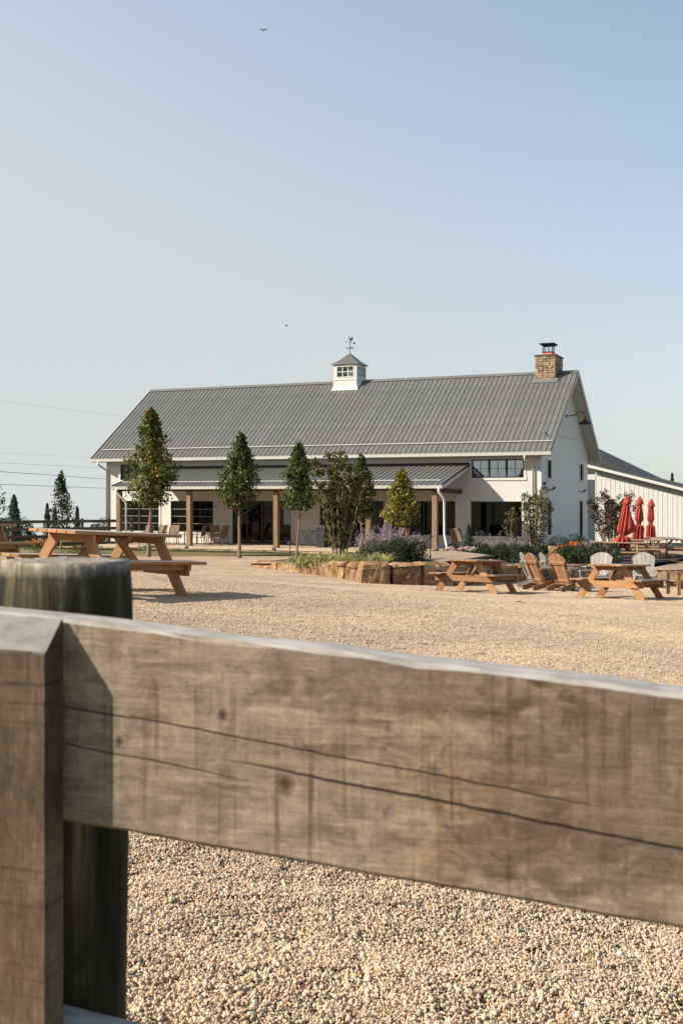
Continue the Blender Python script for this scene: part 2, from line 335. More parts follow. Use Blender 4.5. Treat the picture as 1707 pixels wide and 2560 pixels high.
# ------------------------------------------------------------------ mesh helpers
def link(o, parent=None):
    COL.objects.link(o)
    if parent is not None: o.parent = parent
    return o
class MB:
    def __init__(s): s.v = []; s.f = []; s.c = []
    def quad(s, *p):
        n = len(s.v); s.v += [tuple(q) for q in p]; s.f.append(tuple(range(n, n + len(p)))); return s
    def box(s, x0, x1, y0, y1, z0, z1, mtx=None):
        P = [Vector((x, y, z)) for x in (x0, x1) for y in (y0, y1) for z in (z0, z1)]
        if mtx is not None: P = [mtx @ p for p in P]
        n = len(s.v); s.v += [tuple(p) for p in P]
        for f in ((0, 1, 3, 2), (4, 6, 7, 5), (0, 4, 5, 1), (2, 3, 7, 6), (0, 2, 6, 4), (1, 5, 7, 3)): s.f.append(tuple(n + i for i in f))
        return s
    def tube(s, path, radii, n=8, cap=True):
        path = [Vector(p) for p in path]
        if isinstance(radii, (int, float)): radii = [radii] * len(path)
        base = len(s.v); up = Vector((.13, .17, .97))
        for i, p in enumerate(path):
            a = path[max(i - 1, 0)]; b = path[min(i + 1, len(path) - 1)]; t = (b - a).normalized()
            if abs(t.dot(up)) > .95: up = Vector((1, .1, .05))
            x = t.cross(up).normalized(); y = t.cross(x)
            for k in range(n):
                an = 2 * math.pi * k / n; s.v.append(tuple(p + (x * math.cos(an) + y * math.sin(an)) * radii[i]))
        for i in range(len(path) - 1):
            for k in range(n):
                a = base + i * n + k; b = base + i * n + (k + 1) % n
                s.f.append((a, b, b + n, a + n))
        if cap:
            s.f.append(tuple(base + k for k in range(n))[::-1]); e = base + (len(path) - 1) * n; s.f.append(tuple(e + k for k in range(n)))
        return s
    def prism(s, poly, d):
        """poly: list of 3D points, d: extrusion vector"""
        n = len(s.v); k = len(poly); d = Vector(d)
        s.v += [tuple(p) for p in poly] + [tuple(Vector(p) + d) for p in poly]
        s.f.append(tuple(range(n, n + k))); s.f.append(tuple(range(n + 2 * k - 1, n + k - 1, -1)))
        for i in range(k): j = (i + 1) % k; s.f.append((n + i, n + k + i, n + k + j, n + j))
        return s
    def lathe(s, prof, n=16, center=(0, 0)):
        b = len(s.v)
        for r, z in prof:
            for k in range(n):
                a = 2 * math.pi * k / n; s.v.append((center[0] + r * math.cos(a), center[1] + r * math.sin(a), z))
        for i in range(len(prof) - 1):
            for k in range(n):
                a = b + i * n + k; c = b + i * n + (k + 1) % n; s.f.append((a, c, c + n, a + n))
        s.f.append(tuple(b + k for k in range(n))[::-1]); e = b + (len(prof) - 1) * n; s.f.append(tuple(e + k for k in range(n)))
        return s
    def mesh(s, name, mat, smooth=False):
        me = bpy.data.meshes.new(name); me.from_pydata(s.v, [], s.f)
        bm = bmesh.new(); bm.from_mesh(me); bmesh.ops.recalc_face_normals(bm, faces=bm.faces); bm.to_mesh(me); bm.free()
        me.materials.append(mat)
        if smooth: me.shade_smooth()
        return me
    def build(s, name, mat, parent=None, loc=None, smooth=False, bevel=0):
        o = bpy.data.objects.new(name, s.mesh(name, mat, smooth))
        if loc: o.location = loc
        if bevel:
            b = o.modifiers.new('bevel', 'BEVEL'); b.width = bevel; b.segments = 2; b.limit_method = 'ANGLE'
        return link(o, parent)
def inst(name, me, parent=None, loc=(0, 0, 0), mtx=None):
    o = bpy.data.objects.new(name, me)
    if mtx is not None: o.matrix_local = mtx
    else: o.location = loc
    return link(o, parent)
def empty(name, loc, rz=0, rot=None):
    o = bpy.data.objects.new(name, None); o.location = loc; o.rotation_euler = rot if rot else (0, 0, rz); o.empty_display_size = .2
    return link(o)
def tag(o, label, cat, group=None):
    o['label'] = label; o['category'] = cat
    if group: o['group'] = group
    return o
def copy_tree(o, parent=None):
    c = o.copy(); COL.objects.link(c); c.parent = parent
    for ch in list(o.children):
        if ch.name in COL.objects: copy_tree(ch, c)
    return c
BOXC = {}
def bar_mesh(L, w, h, mat, name, bev=.004):
    key = (round(L, 4), round(w, 4), round(h, 4), mat.name)
    if key not in BOXC:
        bm = bmesh.new(); bmesh.ops.create_cube(bm, size=1); bmesh.ops.scale(bm, vec=(L, w, h), verts=bm.verts)
        if bev: bmesh.ops.bevel(bm, geom=list(bm.edges), offset=min(bev, w * .3, h * .3), segments=1, affect='EDGES')
        me = bpy.data.meshes.new(name); bm.to_mesh(me); bm.free(); me.materials.append(mat); BOXC[key] = me
    return BOXC[key]
def beam(name, p0, p1, w, h, mat, parent, up=(0, 0, 1), bev=.004):
    """timber from p0 to p1; w across, h along 'up'"""
    p0 = Vector(p0); p1 = Vector(p1); x = (p1 - p0); L = x.length; x.normalize(); up = Vector(up)
    y = up.cross(x).normalized(); z = x.cross(y)
    m = Matrix((x, y, z)).transposed().to_4x4(); m.translation = (p0 + p1) / 2
    return inst(name, bar_mesh(L, w, h, mat, name, bev), parent, mtx=m)

# leaf clouds -----------------------------------------------------
def leaf_mesh(name, pos, size, col, mat, nrm=None, aspect=.6, fold=.25, droop=None):
    """one folded four-corner leaf at every point"""
    pos = np.asarray(pos, float); n = len(pos)
    size = np.broadcast_to(size, (n,)).astype(float)
    d = rng.normal(size=(n, 3)) if nrm is None else np.asarray(nrm, float) + rng.normal(scale=.55, size=(n, 3))
    d /= np.linalg.norm(d, axis=1)[:, None] + 1e-9
    a = rng.normal(size=(n, 3))
    if droop is not None: a = a * .7 + np.array([0, 0, droop])
    a -= d * (a * d).sum(1)[:, None]; a /= np.linalg.norm(a, axis=1)[:, None] + 1e-9
    b = np.cross(d, a); s = size[:, None]
    tip = pos + a * s * .5; base = pos - a * s * .5
    l = pos + b * s * .5 * aspect + d * s * fold * .5 - a * s * .06; r = pos - b * s * .5 * aspect + d * s * fold * .5 - a * s * .06
    V = np.stack([base, r, tip, l], 1).reshape(-1, 3)
    k = np.arange(n)[:, None] * 4
    Fc = np.concatenate([k + [0, 1, 2], k + [0, 2, 3]], 1).reshape(-1, 3)
    return raw_mesh(name, V, Fc, np.repeat(np.asarray(col, float), 4, 0), mat)
def raw_mesh(name, V, Fc, col, mat, smooth=False):
    me = bpy.data.meshes.new(name); me.vertices.add(len(V)); me.vertices.foreach_set('co', np.ascontiguousarray(V, dtype=np.float32).ravel())
    nf, k = Fc.shape; me.loops.add(nf * k); me.loops.foreach_set('vertex_index', np.ascontiguousarray(Fc, dtype=np.int32).ravel())
    me.polygons.add(nf); me.polygons.foreach_set('loop_start', np.arange(0, nf * k, k, dtype=np.int32))
    try: me.polygons.foreach_set('loop_total', np.full(nf, k, dtype=np.int32))
    except Exception: pass
    if col is not None:
        at_ = me.color_attributes.new('Col', 'FLOAT_COLOR', 'POINT')
        c4 = np.ones((len(V), 4), np.float32); c4[:, :3] = np.clip(col, 0, 1); at_.data.foreach_set('color', c4.ravel())
    me.materials.append(mat); me.update(calc_edges=True); me.validate()
    if smooth: me.shade_smooth()
    return me
def pick_colors(n, palette, var=.25):
    """palette: list of (weight, rgb)"""
    w = np.array([p[0] for p in palette], float); w /= w.sum(); c = np.array([p[1] for p in palette])
    i = rng.choice(len(palette), n, p=w)
    return c[i] * (1 + var * rng.uniform(-1, 1, (n, 1)))

# ------------------------------------------------------------------ terrain
_by = np.array([-30, 3, 10.5, 15.5, 20, 25, 28.6, 32, 37, 45, 62, 80, 115, 200, 500, 3000.])
_bz = np.array([-1.25, -1.20, -1.29, -1.36, -1.66, -2.02, -2.19, -2.34, -2.50, -2.60, -2.63, -3.2, -6.2, -12., -28., -110.])
def _pchip(x, y):
    h = np.diff(x); d = np.diff(y) / h; m = np.zeros(len(x)); m[0] = d[0]; m[-1] = d[-1]
    for i in range(1, len(x) - 1):
        m[i] = 0 if d[i - 1] * d[i] <= 0 else (h[i - 1] + h[i]) / (h[i - 1] / d[i - 1] + h[i] / d[i]) if True else 0
    return m
_bm = _pchip(_by, _bz)
def _base(q):
    q = np.clip(q, _by[0], _by[-1]); i = np.clip(np.searchsorted(_by, q) - 1, 0, len(_by) - 2)
    h = _by[i + 1] - _by[i]; t = (q - _by[i]) / h
    return (2*t**3-3*t**2+1)*_bz[i] + (t**3-2*t**2+t)*h*_bm[i] + (-2*t**3+3*t**2)*_bz[i+1] + (t**3-t**2)*h*_bm[i+1]
def G(x, y):
    x = np.asarray(x, float); y = np.asarray(y, float)
    gx = np.interp(y, [0, 13, 19, 60], [-.05, -.05, 0, 0])
    t = y + 6 * np.tanh(x / 6) * np.interp(y, [0, 4, 10, 45, 60], [.2, .4, 1, 1, 0])
    return EYE + _base(t) + gx * 9 * np.tanh(x / 9) + .16 * np.exp(-((x + 7.5) ** 2 + (y - 20) ** 2) / 22)
def g(x, y): return float(G(x, y))
def gp(x, y, dz=0.): return (x, y, g(x, y) + dz)
FPX, CPX = 2800., 853.5
def bx(px, d): return (px - CPX) / FPX * d       # sideways metres of a bearing at distance d
def slope_rot(x, y, yaw):
    """Euler that lays a thing on the slope with the given yaw"""
    e = .4; n = Vector((-(g(x+e, y)-g(x-e, y))/(2*e), -(g(x, y+e)-g(x, y-e))/(2*e), 1)).normalized()
    q = Vector((0, 0, 1)).rotation_difference(n)
    return (q.to_matrix() @ Matrix.Rotation(yaw, 3, 'Z')).to_euler()

def ground_sheet():
    xs = np.concatenate([-np.geomspace(3000, 22, 26), np.arange(-20, 20.01, .5), np.geomspace(22, 3000, 26)])
    ys = np.concatenate([np.array([-60, -30, -15, -8, -4, -2]), np.arange(-1, 62.01, .5), np.geomspace(64, 3000, 40)])
    X, Y = np.meshgrid(xs, ys); Z = G(X, Y)
    V = np.stack([X, Y, Z], -1).reshape(-1, 3); nx = len(xs); ny = len(ys)
    i, j = np.meshgrid(np.arange(nx - 1), np.arange(ny - 1)); a = (j * nx + i).ravel()
    Fc = np.stack([a, a + 1, a + nx + 1, a + nx], 1)
    me = raw_mesh('ground', V, Fc, None, M['gravel_base'], True); me.materials.append(M['field'])
    cx = V[Fc].mean(1); mi = np.where((cx[:, 0] > -13.5) & (cx[:, 0] < 19) & (cx[:, 1] < 49.6 - .36 * 0) & (cx[:, 1] > .9), 0, 1).astype(np.int32)
    me.polygons.foreach_set('material_index', mi)
    o = bpy.data.objects.new('ground', me); link(o); o['kind'] = 'structure'; o['label'] = 'pale gravel lot sloping gently down towards the white barn'
ground_sheet()

# gravel: four patches of real stones, laid over the lot by geometry nodes
def gravel_stones():
    T = .6; NV = 4; per = int(T * T * 31000)
    ico = bmesh.new(); bmesh.ops.create_icosphere(ico, subdivisions=1, radius=1); ico.verts.ensure_lookup_table()
    iv = np.array([v.co[:] for v in ico.verts]); fi = np.array([[v.index for v in f.verts] for f in ico.faces]); ico.free()
    Vs, Fs, Cs, Ts = [], [], [], []; off = 0
    pal = [(6, (.60, .465, .335)), (5, (.67, .55, .42)), (3, (.51, .385, .27)), (1.0, (.47, .41, .34)), (1.0, (.52, .345, .20)), (.6, (.27, .215, .165)), (.7, (.76, .66, .54))]
    for k in range(NV):
        n = per
        p = np.stack([rng.uniform(-T/2, T/2, n), rng.uniform(-T/2, T/2, n), rng.uniform(.001, .013, n)], 1)
        p[:, 2] += .006 + np.array([.009 * mnoise.noise(Vector((a * 8 + k * 9, b * 8, 1.5))) + .007 * mnoise.noise(Vector((a * 24 + k * 9, b * 24, 4.5))) for a, b in p[:, :2]])
        s = rng.lognormal(math.log(.0036), .34, n)[:, None] * np.stack([rng.uniform(.85, 1.45, n), rng.uniform(.65, 1.05, n), rng.uniform(.45, .85, n)], 1)
        q = rng.normal(size=(n, 4)); q /= np.linalg.norm(q, axis=1)[:, None]
        w, x, y, z = q.T
        Rm = np.stack([1-2*(y*y+z*z), 2*(x*y-z*w), 2*(x*z+y*w), 2*(x*y+z*w), 1-2*(x*x+z*z), 2*(y*z-x*w), 2*(x*z-y*w), 2*(y*z+x*w), 1-2*(x*x+y*y)], 1).reshape(n, 3, 3)
        loc = iv[None] * rng.uniform(.50, 1.35, (n, 12, 1)) * s[:, None, :]
        V = np.einsum('nij,nkj->nki', Rm, loc) + p[:, None, :]
        Vs.append(V.reshape(-1, 3)); Fs.append((fi[None] + (np.arange(n) * 12)[:, None, None]).reshape(-1, 3) + off); off += n * 12
        Cs.append(np.repeat(pick_colors(n, pal, .16), 12, 0)); Ts.append(np.full(n * 12, k))
    V = np.concatenate(Vs); Fc = np.concatenate(Fs); C = np.concatenate(Cs); Tn = np.concatenate(Ts)
    # where patches lie
    pts = []; step = T * .80
    for yy in np.arange(1.2, 49, step):
        half = 1.4 + yy * .42
        for xx in np.arange(-half, half, step):
            x = xx + rng.uniform(-.03, .03); y = yy + rng.uniform(-.03, .03)
            if y > 29 and in_bed(x, y): continue
            if x > 5.2 and y > 33.8: continue
            u_, v_ = to_local(x, y)
            if v_ > -5.4 - (1.6 if u_ < -11 else 0): continue
            pts.append((x, y))
    pts = np.array(pts); z = G(pts[:, 0], pts[:, 1]); e = .2
    gxn = (G(pts[:, 0] + e, pts[:, 1]) - G(pts[:, 0] - e, pts[:, 1])) / (2 * e); gyn = (G(pts[:, 0], pts[:, 1] + e) - G(pts[:, 0], pts[:, 1] - e)) / (2 * e)
    rots = []
    for a, b in zip(gxn, gyn):
        qn = Vector((0, 0, 1)).rotation_difference(Vector((-a, -b, 1)).normalized())
        rots.append((qn.to_matrix() @ Matrix.Rotation(random.choice((0, 1, 2, 3)) * math.pi / 2 + random.uniform(-.1, .1), 3, 'Z')).to_euler()[:])
    npt = len(pts); allV = np.concatenate([V, np.column_stack([pts, z])])
    me = raw_mesh('gravel', allV, Fc, np.concatenate([C, np.zeros((npt, 3))]), M['stones'])
    at_ = me.attributes.new('tile', 'INT', 'POINT'); at_.data.foreach_set('value', np.concatenate([Tn, np.full(npt, -1)]).astype(np.int32))
    at_ = me.attributes.new('pick', 'INT', 'POINT'); at_.data.foreach_set('value', np.concatenate([np.zeros(len(V)), rng.integers(0, NV, npt)]).astype(np.int32))
    at_ = me.attributes.new('rot', 'FLOAT_VECTOR', 'POINT'); at_.data.foreach_set('vector', np.concatenate([np.zeros((len(V), 3)), np.array(rots)]).astype(np.float32).ravel())
    o = bpy.data.objects.new('gravel', me); link(o); o['kind'] = 'stuff'; o['label'] = 'crushed tan gravel covering the lot'
    ng = bpy.data.node_groups.new('gravel_patches', 'GeometryNodeTree')
    ng.interface.new_socket('Geometry', in_out='INPUT', socket_type='NodeSocketGeometry'); ng.interface.new_socket('Geometry', in_out='OUTPUT', socket_type='NodeSocketGeometry')
    N = ng.nodes; Lk = ng.links; gi = N.new('NodeGroupInput'); go = N.new('NodeGroupOutput')
    def attr(nm, tp): a = N.new('GeometryNodeInputNamedAttribute'); a.data_type = tp; a.inputs['Name'].default_value = nm; return a.outputs[0]
    def sep(val):
        c = N.new('FunctionNodeCompare'); c.data_type = 'INT'; c.operation = 'EQUAL'
        ii = [i for i in c.inputs if i.type == 'INT']; Lk.new(attr('tile', 'INT'), ii[0]); ii[1].default_value = val
        s = N.new('GeometryNodeSeparateGeometry'); s.domain = 'POINT'; Lk.new(gi.outputs[0], s.inputs[0]); Lk.new(c.outputs[0], s.inputs['Selection']); return s.outputs[0]
    g2i = N.new('GeometryNodeGeometryToInstance')
    for k in range(NV): Lk.new(sep(k), g2i.inputs[0])
    io = N.new('GeometryNodeInstanceOnPoints'); Lk.new(sep(-1), io.inputs['Points']); Lk.new(g2i.outputs[0], io.inputs['Instance'])
    io.inputs['Pick Instance'].default_value = True; Lk.new(attr('pick', 'INT'), io.inputs['Instance Index'])
    e2r = N.new('FunctionNodeEulerToRotation'); Lk.new(attr('rot', 'FLOAT_VECTOR'), e2r.inputs[0]); Lk.new(e2r.outputs[0], io.inputs['Rotation'])
    Lk.new(io.outputs[0], go.inputs[0])
    md = o.modifiers.new('patches', 'NODES'); md.node_group = ng

# building frame: u to the right along the facade, v into depth
PSI = R(23.85); BO = Vector((9.312, 52.348))
EU = Vector((math.cos(PSI), -math.sin(PSI))); EV = Vector((math.sin(PSI), math.cos(PSI)))
def to_local(x, y): p = Vector((x, y)) - BO; return p.dot(EU), p.dot(EV)
def wpt(u, v): p = BO + EU * u + EV * v; return p.x, p.y
BED_A = [(-3.3, 39.8), (-1.5, 36.2), (.05, 31.6), (.52, 28.4), (2.1, 28.8), (4.4, 32.2), (4.0, 38.5), (1.0, 42.5), (-2, 42.5)]
BED_B = [(4.55, 32.4), (6.1, 33.6), (9.2, 35.0), (13.5, 42.0), (12.2, 52), (6.0, 50.5), (5.2, 44.0)]
def inside(poly, x, y):
    r_ = False; n = len(poly)
    for i in range(n):
        (x1, y1), (x2, y2) = poly[i], poly[(i + 1) % n]
        if (y1 > y) != (y2 > y) and x < (x2 - x1) * (y - y1) / (y2 - y1) + x1: r_ = not r_
    return r_
def in_bed(x, y): return inside(BED_A, x, y) or inside(BED_B, x, y)
gravel_stones()

# ------------------------------------------------------------------ the barn
barn = empty('barn', (BO.x, BO.y, 0), -PSI)
tag(barn, 'long white barn with grey metal roof, porch, cupola and stone chimney', 'barn')
UL, UR, VB = -24.4, 0.0, 10.66           # wall extents
ZE, ZR = 4.74, 9.02                      # eave, ridge (roof skin)
VE, VR = -.6, 5.33                       # eave and ridge position in depth
RL, RR = -25.0, .60                      # roof ends
PITCH = (ZR - ZE) / (VR - VE)
def roof_z(v): return ZE + PITCH * (v - VE) if v <= VR else ZR - PITCH * (v - VR)
WALL_T = roof_z(0) - .14

def holed(mb, a0, a1, z0, z1, holes, put, depth):
    """flat wall with rectangular holes and their reveals; put(a, z, d) -> point"""
    xs = sorted({a0, a1, *[h[0] for h in holes], *[h[1] for h in holes]}); zs = sorted({z0, z1, *[h[2] for h in holes], *[h[3] for h in holes]})
    for i in range(len(xs) - 1):
        for j in range(len(zs) - 1):
            cx, cz = (xs[i] + xs[i+1]) / 2, (zs[j] + zs[j+1]) / 2
            if any(h[0] < cx < h[1] and h[2] < cz < h[3] for h in holes): continue
            for d in (0, depth): mb.quad(put(xs[i], zs[j], d), put(xs[i+1], zs[j], d), put(xs[i+1], zs[j+1], d), put(xs[i], zs[j+1], d))
    for (x0, x1, y0, y1) in holes:
        for (p, q) in (((x0, y0), (x1, y0)), ((x1, y0), (x1, y1)), ((x1, y1), (x0, y1)), ((x0, y1), (x0, y0))):
            mb.quad(put(*p, 0), put(*q, 0), put(*q, depth), put(*p, depth))

FRONT = dict(w1=(-23.61, -21.0, .75, 2.4), w2=(-20.24, -17.6, .74, 2.4), d1=(-16.44, -13.0, .18, 2.41), d2=(-11.37, -7.87, .18, 2.41),
             w3=(-7.45, -4.18, .74, 2.41), w4=(-3.40, -.91, .74, 2.40), h1=(-23.5, -20.95, 3.54, 4.40), h2=(-3.36, -.82, 3.52, 4.40))
GABLE = dict(g1=(1.26, 2.03, 3.50, 4.38), g2=(8.62, 9.40, 3.50, 4.38), g3=(1.26, 2.03, .78, 2.40), g4=(8.45, 9.35, .20, 2.40))
BACK = [(-22.6, -20.6, .9, 2.9), (-18.8, -16.8, .9, 2.9), (-14.9, -13.4, .2, 2.9), (-9.5, -8.2, .9, 2.9)]
mb = MB(); holed(mb, UL, UR, -.3, WALL_T, list(FRONT.values()), lambda a, z, d: (a, d, z), .16); mb.build('front_wall', M['white'], barn)
mb = MB(); holed(mb, 0.0, VB, -.3, WALL_T, list(GABLE.values()), lambda a, z, d: (UR - d - .001, a, z), .16)
pts = [(UR - .001, 0.0, WALL_T), (UR - .001, VB, WALL_T), (UR - .001, VR, roof_z(VR) - .16)]
mb.prism(pts, (-.16, 0, 0)); mb.build('gable_wall', M['white'], barn)
mb = MB(); holed(mb, 0.17, VB, -.3, WALL_T, [], lambda a, z, d: (UL + d, a, z), .16)
mb.prism([(UL, .17, WALL_T), (UL, VB, WALL_T), (UL, VR, roof_z(VR) - .16)], (.16, 0, 0)); mb.build('gable_wall', M['white'], barn)
mb = MB(); holed(mb, UL + .17, UR - .17, -.3, WALL_T, BACK, lambda a, z, d: (a, VB - d - .002, z), .16); mb.build('rear_wall', M['white'], barn)
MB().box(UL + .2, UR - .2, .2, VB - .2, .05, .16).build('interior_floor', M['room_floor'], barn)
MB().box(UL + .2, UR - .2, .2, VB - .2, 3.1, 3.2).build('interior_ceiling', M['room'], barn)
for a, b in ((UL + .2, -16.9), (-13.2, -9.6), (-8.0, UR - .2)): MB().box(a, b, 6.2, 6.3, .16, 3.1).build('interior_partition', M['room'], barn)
MB().box(UL - .02, UL + .12, -.02, .12, -.3, WALL_T - .05).build('corner_board', M['white_trim'], barn)
MB().box(UR - .11, UR + .022, -.022, .11, -.3, WALL_T - .05).build('corner_board', M['white_trim'], barn)
MB().box(UR + .001, UR + .03, .15, VB - .05, 5.66, 5.70).build('flashing_band', M['soffit'], barn)
MB().box(UL, UR - .2, -.03, .0, WALL_T - .30, WALL_T - .06).build('frieze_board', M['white_trim'], barn)

def window(a0, a1, z0, z1, cols, rows, glass, put, door=False, bars=0, name='window', trim=.115, muntin=M['black'], trim_bottom=True):
    """put(a, d, z): a along wall, d outwards"""
    def bxx(mb, x0, x1, d0, d1, y0, y1):
        P = [put(x, d, y) for x in (x0, x1) for d in (d0, d1) for y in (y0, y1)]
        n = len(mb.v); mb.v += P
        for f in ((0, 1, 3, 2), (4, 6, 7, 5), (0, 4, 5, 1), (2, 3, 7, 6), (0, 2, 6, 4), (1, 5, 7, 3)): mb.f.append(tuple(n + i for i in f))
    fr = .055; mb = MB()
    bxx(mb, a0 + .001, a1 - .001, -.10, -.03, z1 - fr, z1 - .001); bxx(mb, a0 + .001, a1 - .001, -.10, -.03, z0 + .001, z0 + fr)
    bxx(mb, a0 + .001, a0 + fr, -.10, -.03, z0 + fr, z1 - fr); bxx(mb, a1 - fr, a1 - .001, -.10, -.03, z0 + fr, z1 - fr)
    w = (a1 - a0) / cols
    for i in range(1, cols): bxx(mb, a0 + i * w - .05, a0 + i * w + .05, -.098, -.028, z0 + fr, z1 - fr)
    o = mb.build(name, M['black'], barn)
    for i in range(cols):
        x0 = a0 + i * w + (fr if i == 0 else .05); x1 = a0 + (i + 1) * w - (fr if i == cols - 1 else .05)
        p = MB(); bxx(p, x0, x1, -.072, -.064, z0 + fr, z1 - fr); p.build('pane', glass, o)
        if rows:
            nx, nz = rows
            for k in range(1, nz): q = MB(); zz = z0 + fr + (z1 - z0 - 2 * fr) * k / nz; bxx(q, x0, x1, -.062, -.048, zz - .009, zz + .009); q.build('muntin', muntin, o)
            for k in range(1, nx): q = MB(); xx = x0 + (x1 - x0) * k / nx; bxx(q, xx - .012, xx + .012, -.063, -.046, z0 + fr, z1 - fr); q.build('muntin', M['black'], o)
    if trim:
        q = MB(); bxx(q, a0 - trim, a1 + trim, .001, .028, z1, z1 + trim); bxx(q, a0 - trim, a0, .001, .028, z0, z1); bxx(q, a1, a1 + trim, .001, .028, z0, z1)
        if not door: bxx(q, a0 - trim - .02, a1 + trim + .02, .001, .045, z0 - trim, z0)
        q.build('trim', M['white_trim'], o)
    return o
fput = lambda a, d, z: (a, -d, z)
gput = lambda a, d, z: (UR + d, a, z)
sunlit_bar = simple('sunlit muntin', (.42, .41, .39), (.50, .49, .46), 5, .5)  # black bars painted light grey to show their tops catching the sun
window(*FRONT['w1'], 2, (1, 4), M['glass'], fput, muntin=sunlit_bar); window(*FRONT['w2'], 2, (1, 4), M['glass'], fput, muntin=sunlit_bar)
window(*FRONT['d1'], 4, None, M['glass'], fput, True, name='sliding_door', trim=.10); window(*FRONT['d2'], 4, None, M['glass'], fput, True, name='sliding_door', trim=.10)
window(*FRONT['w3'], 2, None, M['glass'], fput); window(*FRONT['w4'], 3, None, M['glass'], fput)
window(*FRONT['h1'], 3, (2, 2), M['glass'], fput); window(*FRONT['h2'], 3, (2, 2), M['glass_coated'], fput)
for k in ('g1', 'g2', 'g3'): window(*GABLE[k], 1, None, M['glass'], gput)
window(*GABLE['g4'], 1, (1, 3), M['glass'], gput, True, name='side_door')

# main roof: slab, panels with raised seams, ridge cap, rakes, gutters
def slab(u0, u1, va, za, vb, zb, t, name, mat, parent, under=0.0):
    d = Vector((0, vb - va, zb - za)).normalized(); n = Vector((0, -d.z, d.y)); n = n if n.z > 0 else -n
    mb = MB(); A = [Vector((u0, va, za)), Vector((u0, vb, zb))]
    mb.prism([A[0] - n * under, A[1] - n * under, A[1] - n * (under + t), A[0] - n * (under + t)], (u1 - u0, 0, 0))
    return mb.build(name, mat, parent)
roof = slab(RL + .03, RR - .03, VE, ZE, VR, ZR, .12, 'roof', M['soffit'], barn, .02)
slab(RL + .03, RR - .03, 2 * VR - VE, ZE, VR, ZR, .12, 'rear_roof', M['soffit'], barn, .02)
slab(RL, RR, 2 * VR - VE + .05, ZE - .05 * PITCH, VR, ZR, .018, 'rear_roof_skin', M['roof'], barn)
def panel_mesh(w, va, za, vb, zb, name):
    d = Vector((0, vb - va, zb - za)); L = d.length; d.normalize(); n = Vector((0, -d.z, d.y)); n = n if n.z > 0 else -n
    prof = [(0, 0), (.003, .026), (.017, .026), (.020, 0), (w * .36, .0), (w * .38, .002), (w * .42, .002), (w * .44, 0), (w * .68, 0), (w * .70, .002), (w * .74, .002), (w * .76, 0), (w - .001, 0)]
    mb = MB(); A = Vector((0, va, za)); B = Vector((0, vb, zb))
    for (x, h) in prof: mb.v += [tuple(A + Vector((x, 0, 0)) + n * h), tuple(B + Vector((x, 0, 0)) + n * h)]
    for i in range(len(prof) - 1): mb.f.append((2*i, 2*i+2, 2*i+3, 2*i+1))
    me = mb.mesh(name, M['roof']); me.materials.append(M['roof_seam'])
    for p in me.polygons:
        if p.index in (0, 2): p.material_index = 1
    return me
NP = 100; pw = (RR - RL) / NP; pm = panel_mesh(pw, VE - .04, ZE - .04 * PITCH, VR, ZR, 'roof_panel')
for i in range(NP): inst('roof_panel', pm, roof, (RL + i * pw, 0, 0))
mb = MB(); mb.prism([(RL - .02, VR - .20, ZR - .20 * PITCH + .045), (RL - .02, VR, ZR + .055), (RL - .02, VR + .20, ZR - .20 * PITCH + .045), (RL - .02, VR, ZR + .01)], (RR - RL + .04, 0, 0)); mb.build('ridge_cap', M['roof'], barn)
for (u0, u1) in ((RL - .035, RL), (RR, RR + .035)):
    for s_ in (1, -1):
        va, vb = VR - s_ * (VR - VE + .05), VR
        za = ZE - .05 * PITCH
        mb = MB(); mb.prism([(u0, va, za + .05), (u0, vb, ZR + .05), (u0, vb, ZR - .02), (u0, va, za - .02)], (u1 - u0, 0, 0)); mb.build('rake_cap', M['roof_dark'], barn)
        mb = MB(); mb.prism([(u0 + .004, va + s_ * .03, za - .03), (u0 + .004, vb, ZR - .03), (u0 + .004, vb, ZR - .20), (u0 + .004, va + s_ * .03, za - .20)], (u1 - u0 - .008, 0, 0)); mb.build('rake_board', M['white_trim'], barn)
def gutter(u0, u1, v, z, parent, h=.13, d=.13):
    mb = MB(); pr = [(v, z), (v - d, z), (v - d, z - .02), (v - d + .012, z - .03), (v - d + .035, z - h), (v, z - h)]
    mb.prism([(u0, a, b) for a, b in pr], (u1 - u0, 0, 0)); return mb.build('gutter', M['gutter'], parent)
gutter(RL - .02, RR + .02, VE + .0, ZE - .035, barn, .15, .14)
MB().box(RL + .04, RR - .04, VE + .01, VE + .04, ZE - .21, ZE - .06).build('fascia', M['white_trim'], barn)
MB().box(RL + .04, RR - .04, VE + .042, -.035, ZE - .215, ZE - .19).build('eave_soffit', M['white_trim'], barn)
# snow rail on its feet
sv = -.03; sz = roof_z(sv)
MB().tube([(RL + .3, sv, sz + .085), (RR - .05, sv, sz + .085)], .022, 8).build('snow_rail', M['soffit'], barn)
mb = MB()
for i in range(0, NP, 4): mb.box(RL + i * pw, RL + i * pw + .03, sv - .03, sv + .03, sz, sz + .075)
mb.build('snow_rail_brackets', M['roof'], barn)

def downspout(path, parent, w=.05, name='downspout'):
    return MB().tube(path, w, 8).build(name, M['gutter'], parent, smooth=True)
downspout([(UL - .12, VE - .06, ZE - .18), (UL - .12, VE - .06, ZE - .34), (UL - .03, -.35, ZE - .52), (UL + .05, -.09, ZE - .68), (UL + .05, -.09, .1)], barn, .06)
downspout([(-.62, VE - .06, ZE - .18), (-.62, VE - .06, ZE - .36), (-.45, -.35, ZE - .55), (-.36, -.09, ZE - .72), (-.36, -.09, .4)], barn, .045)

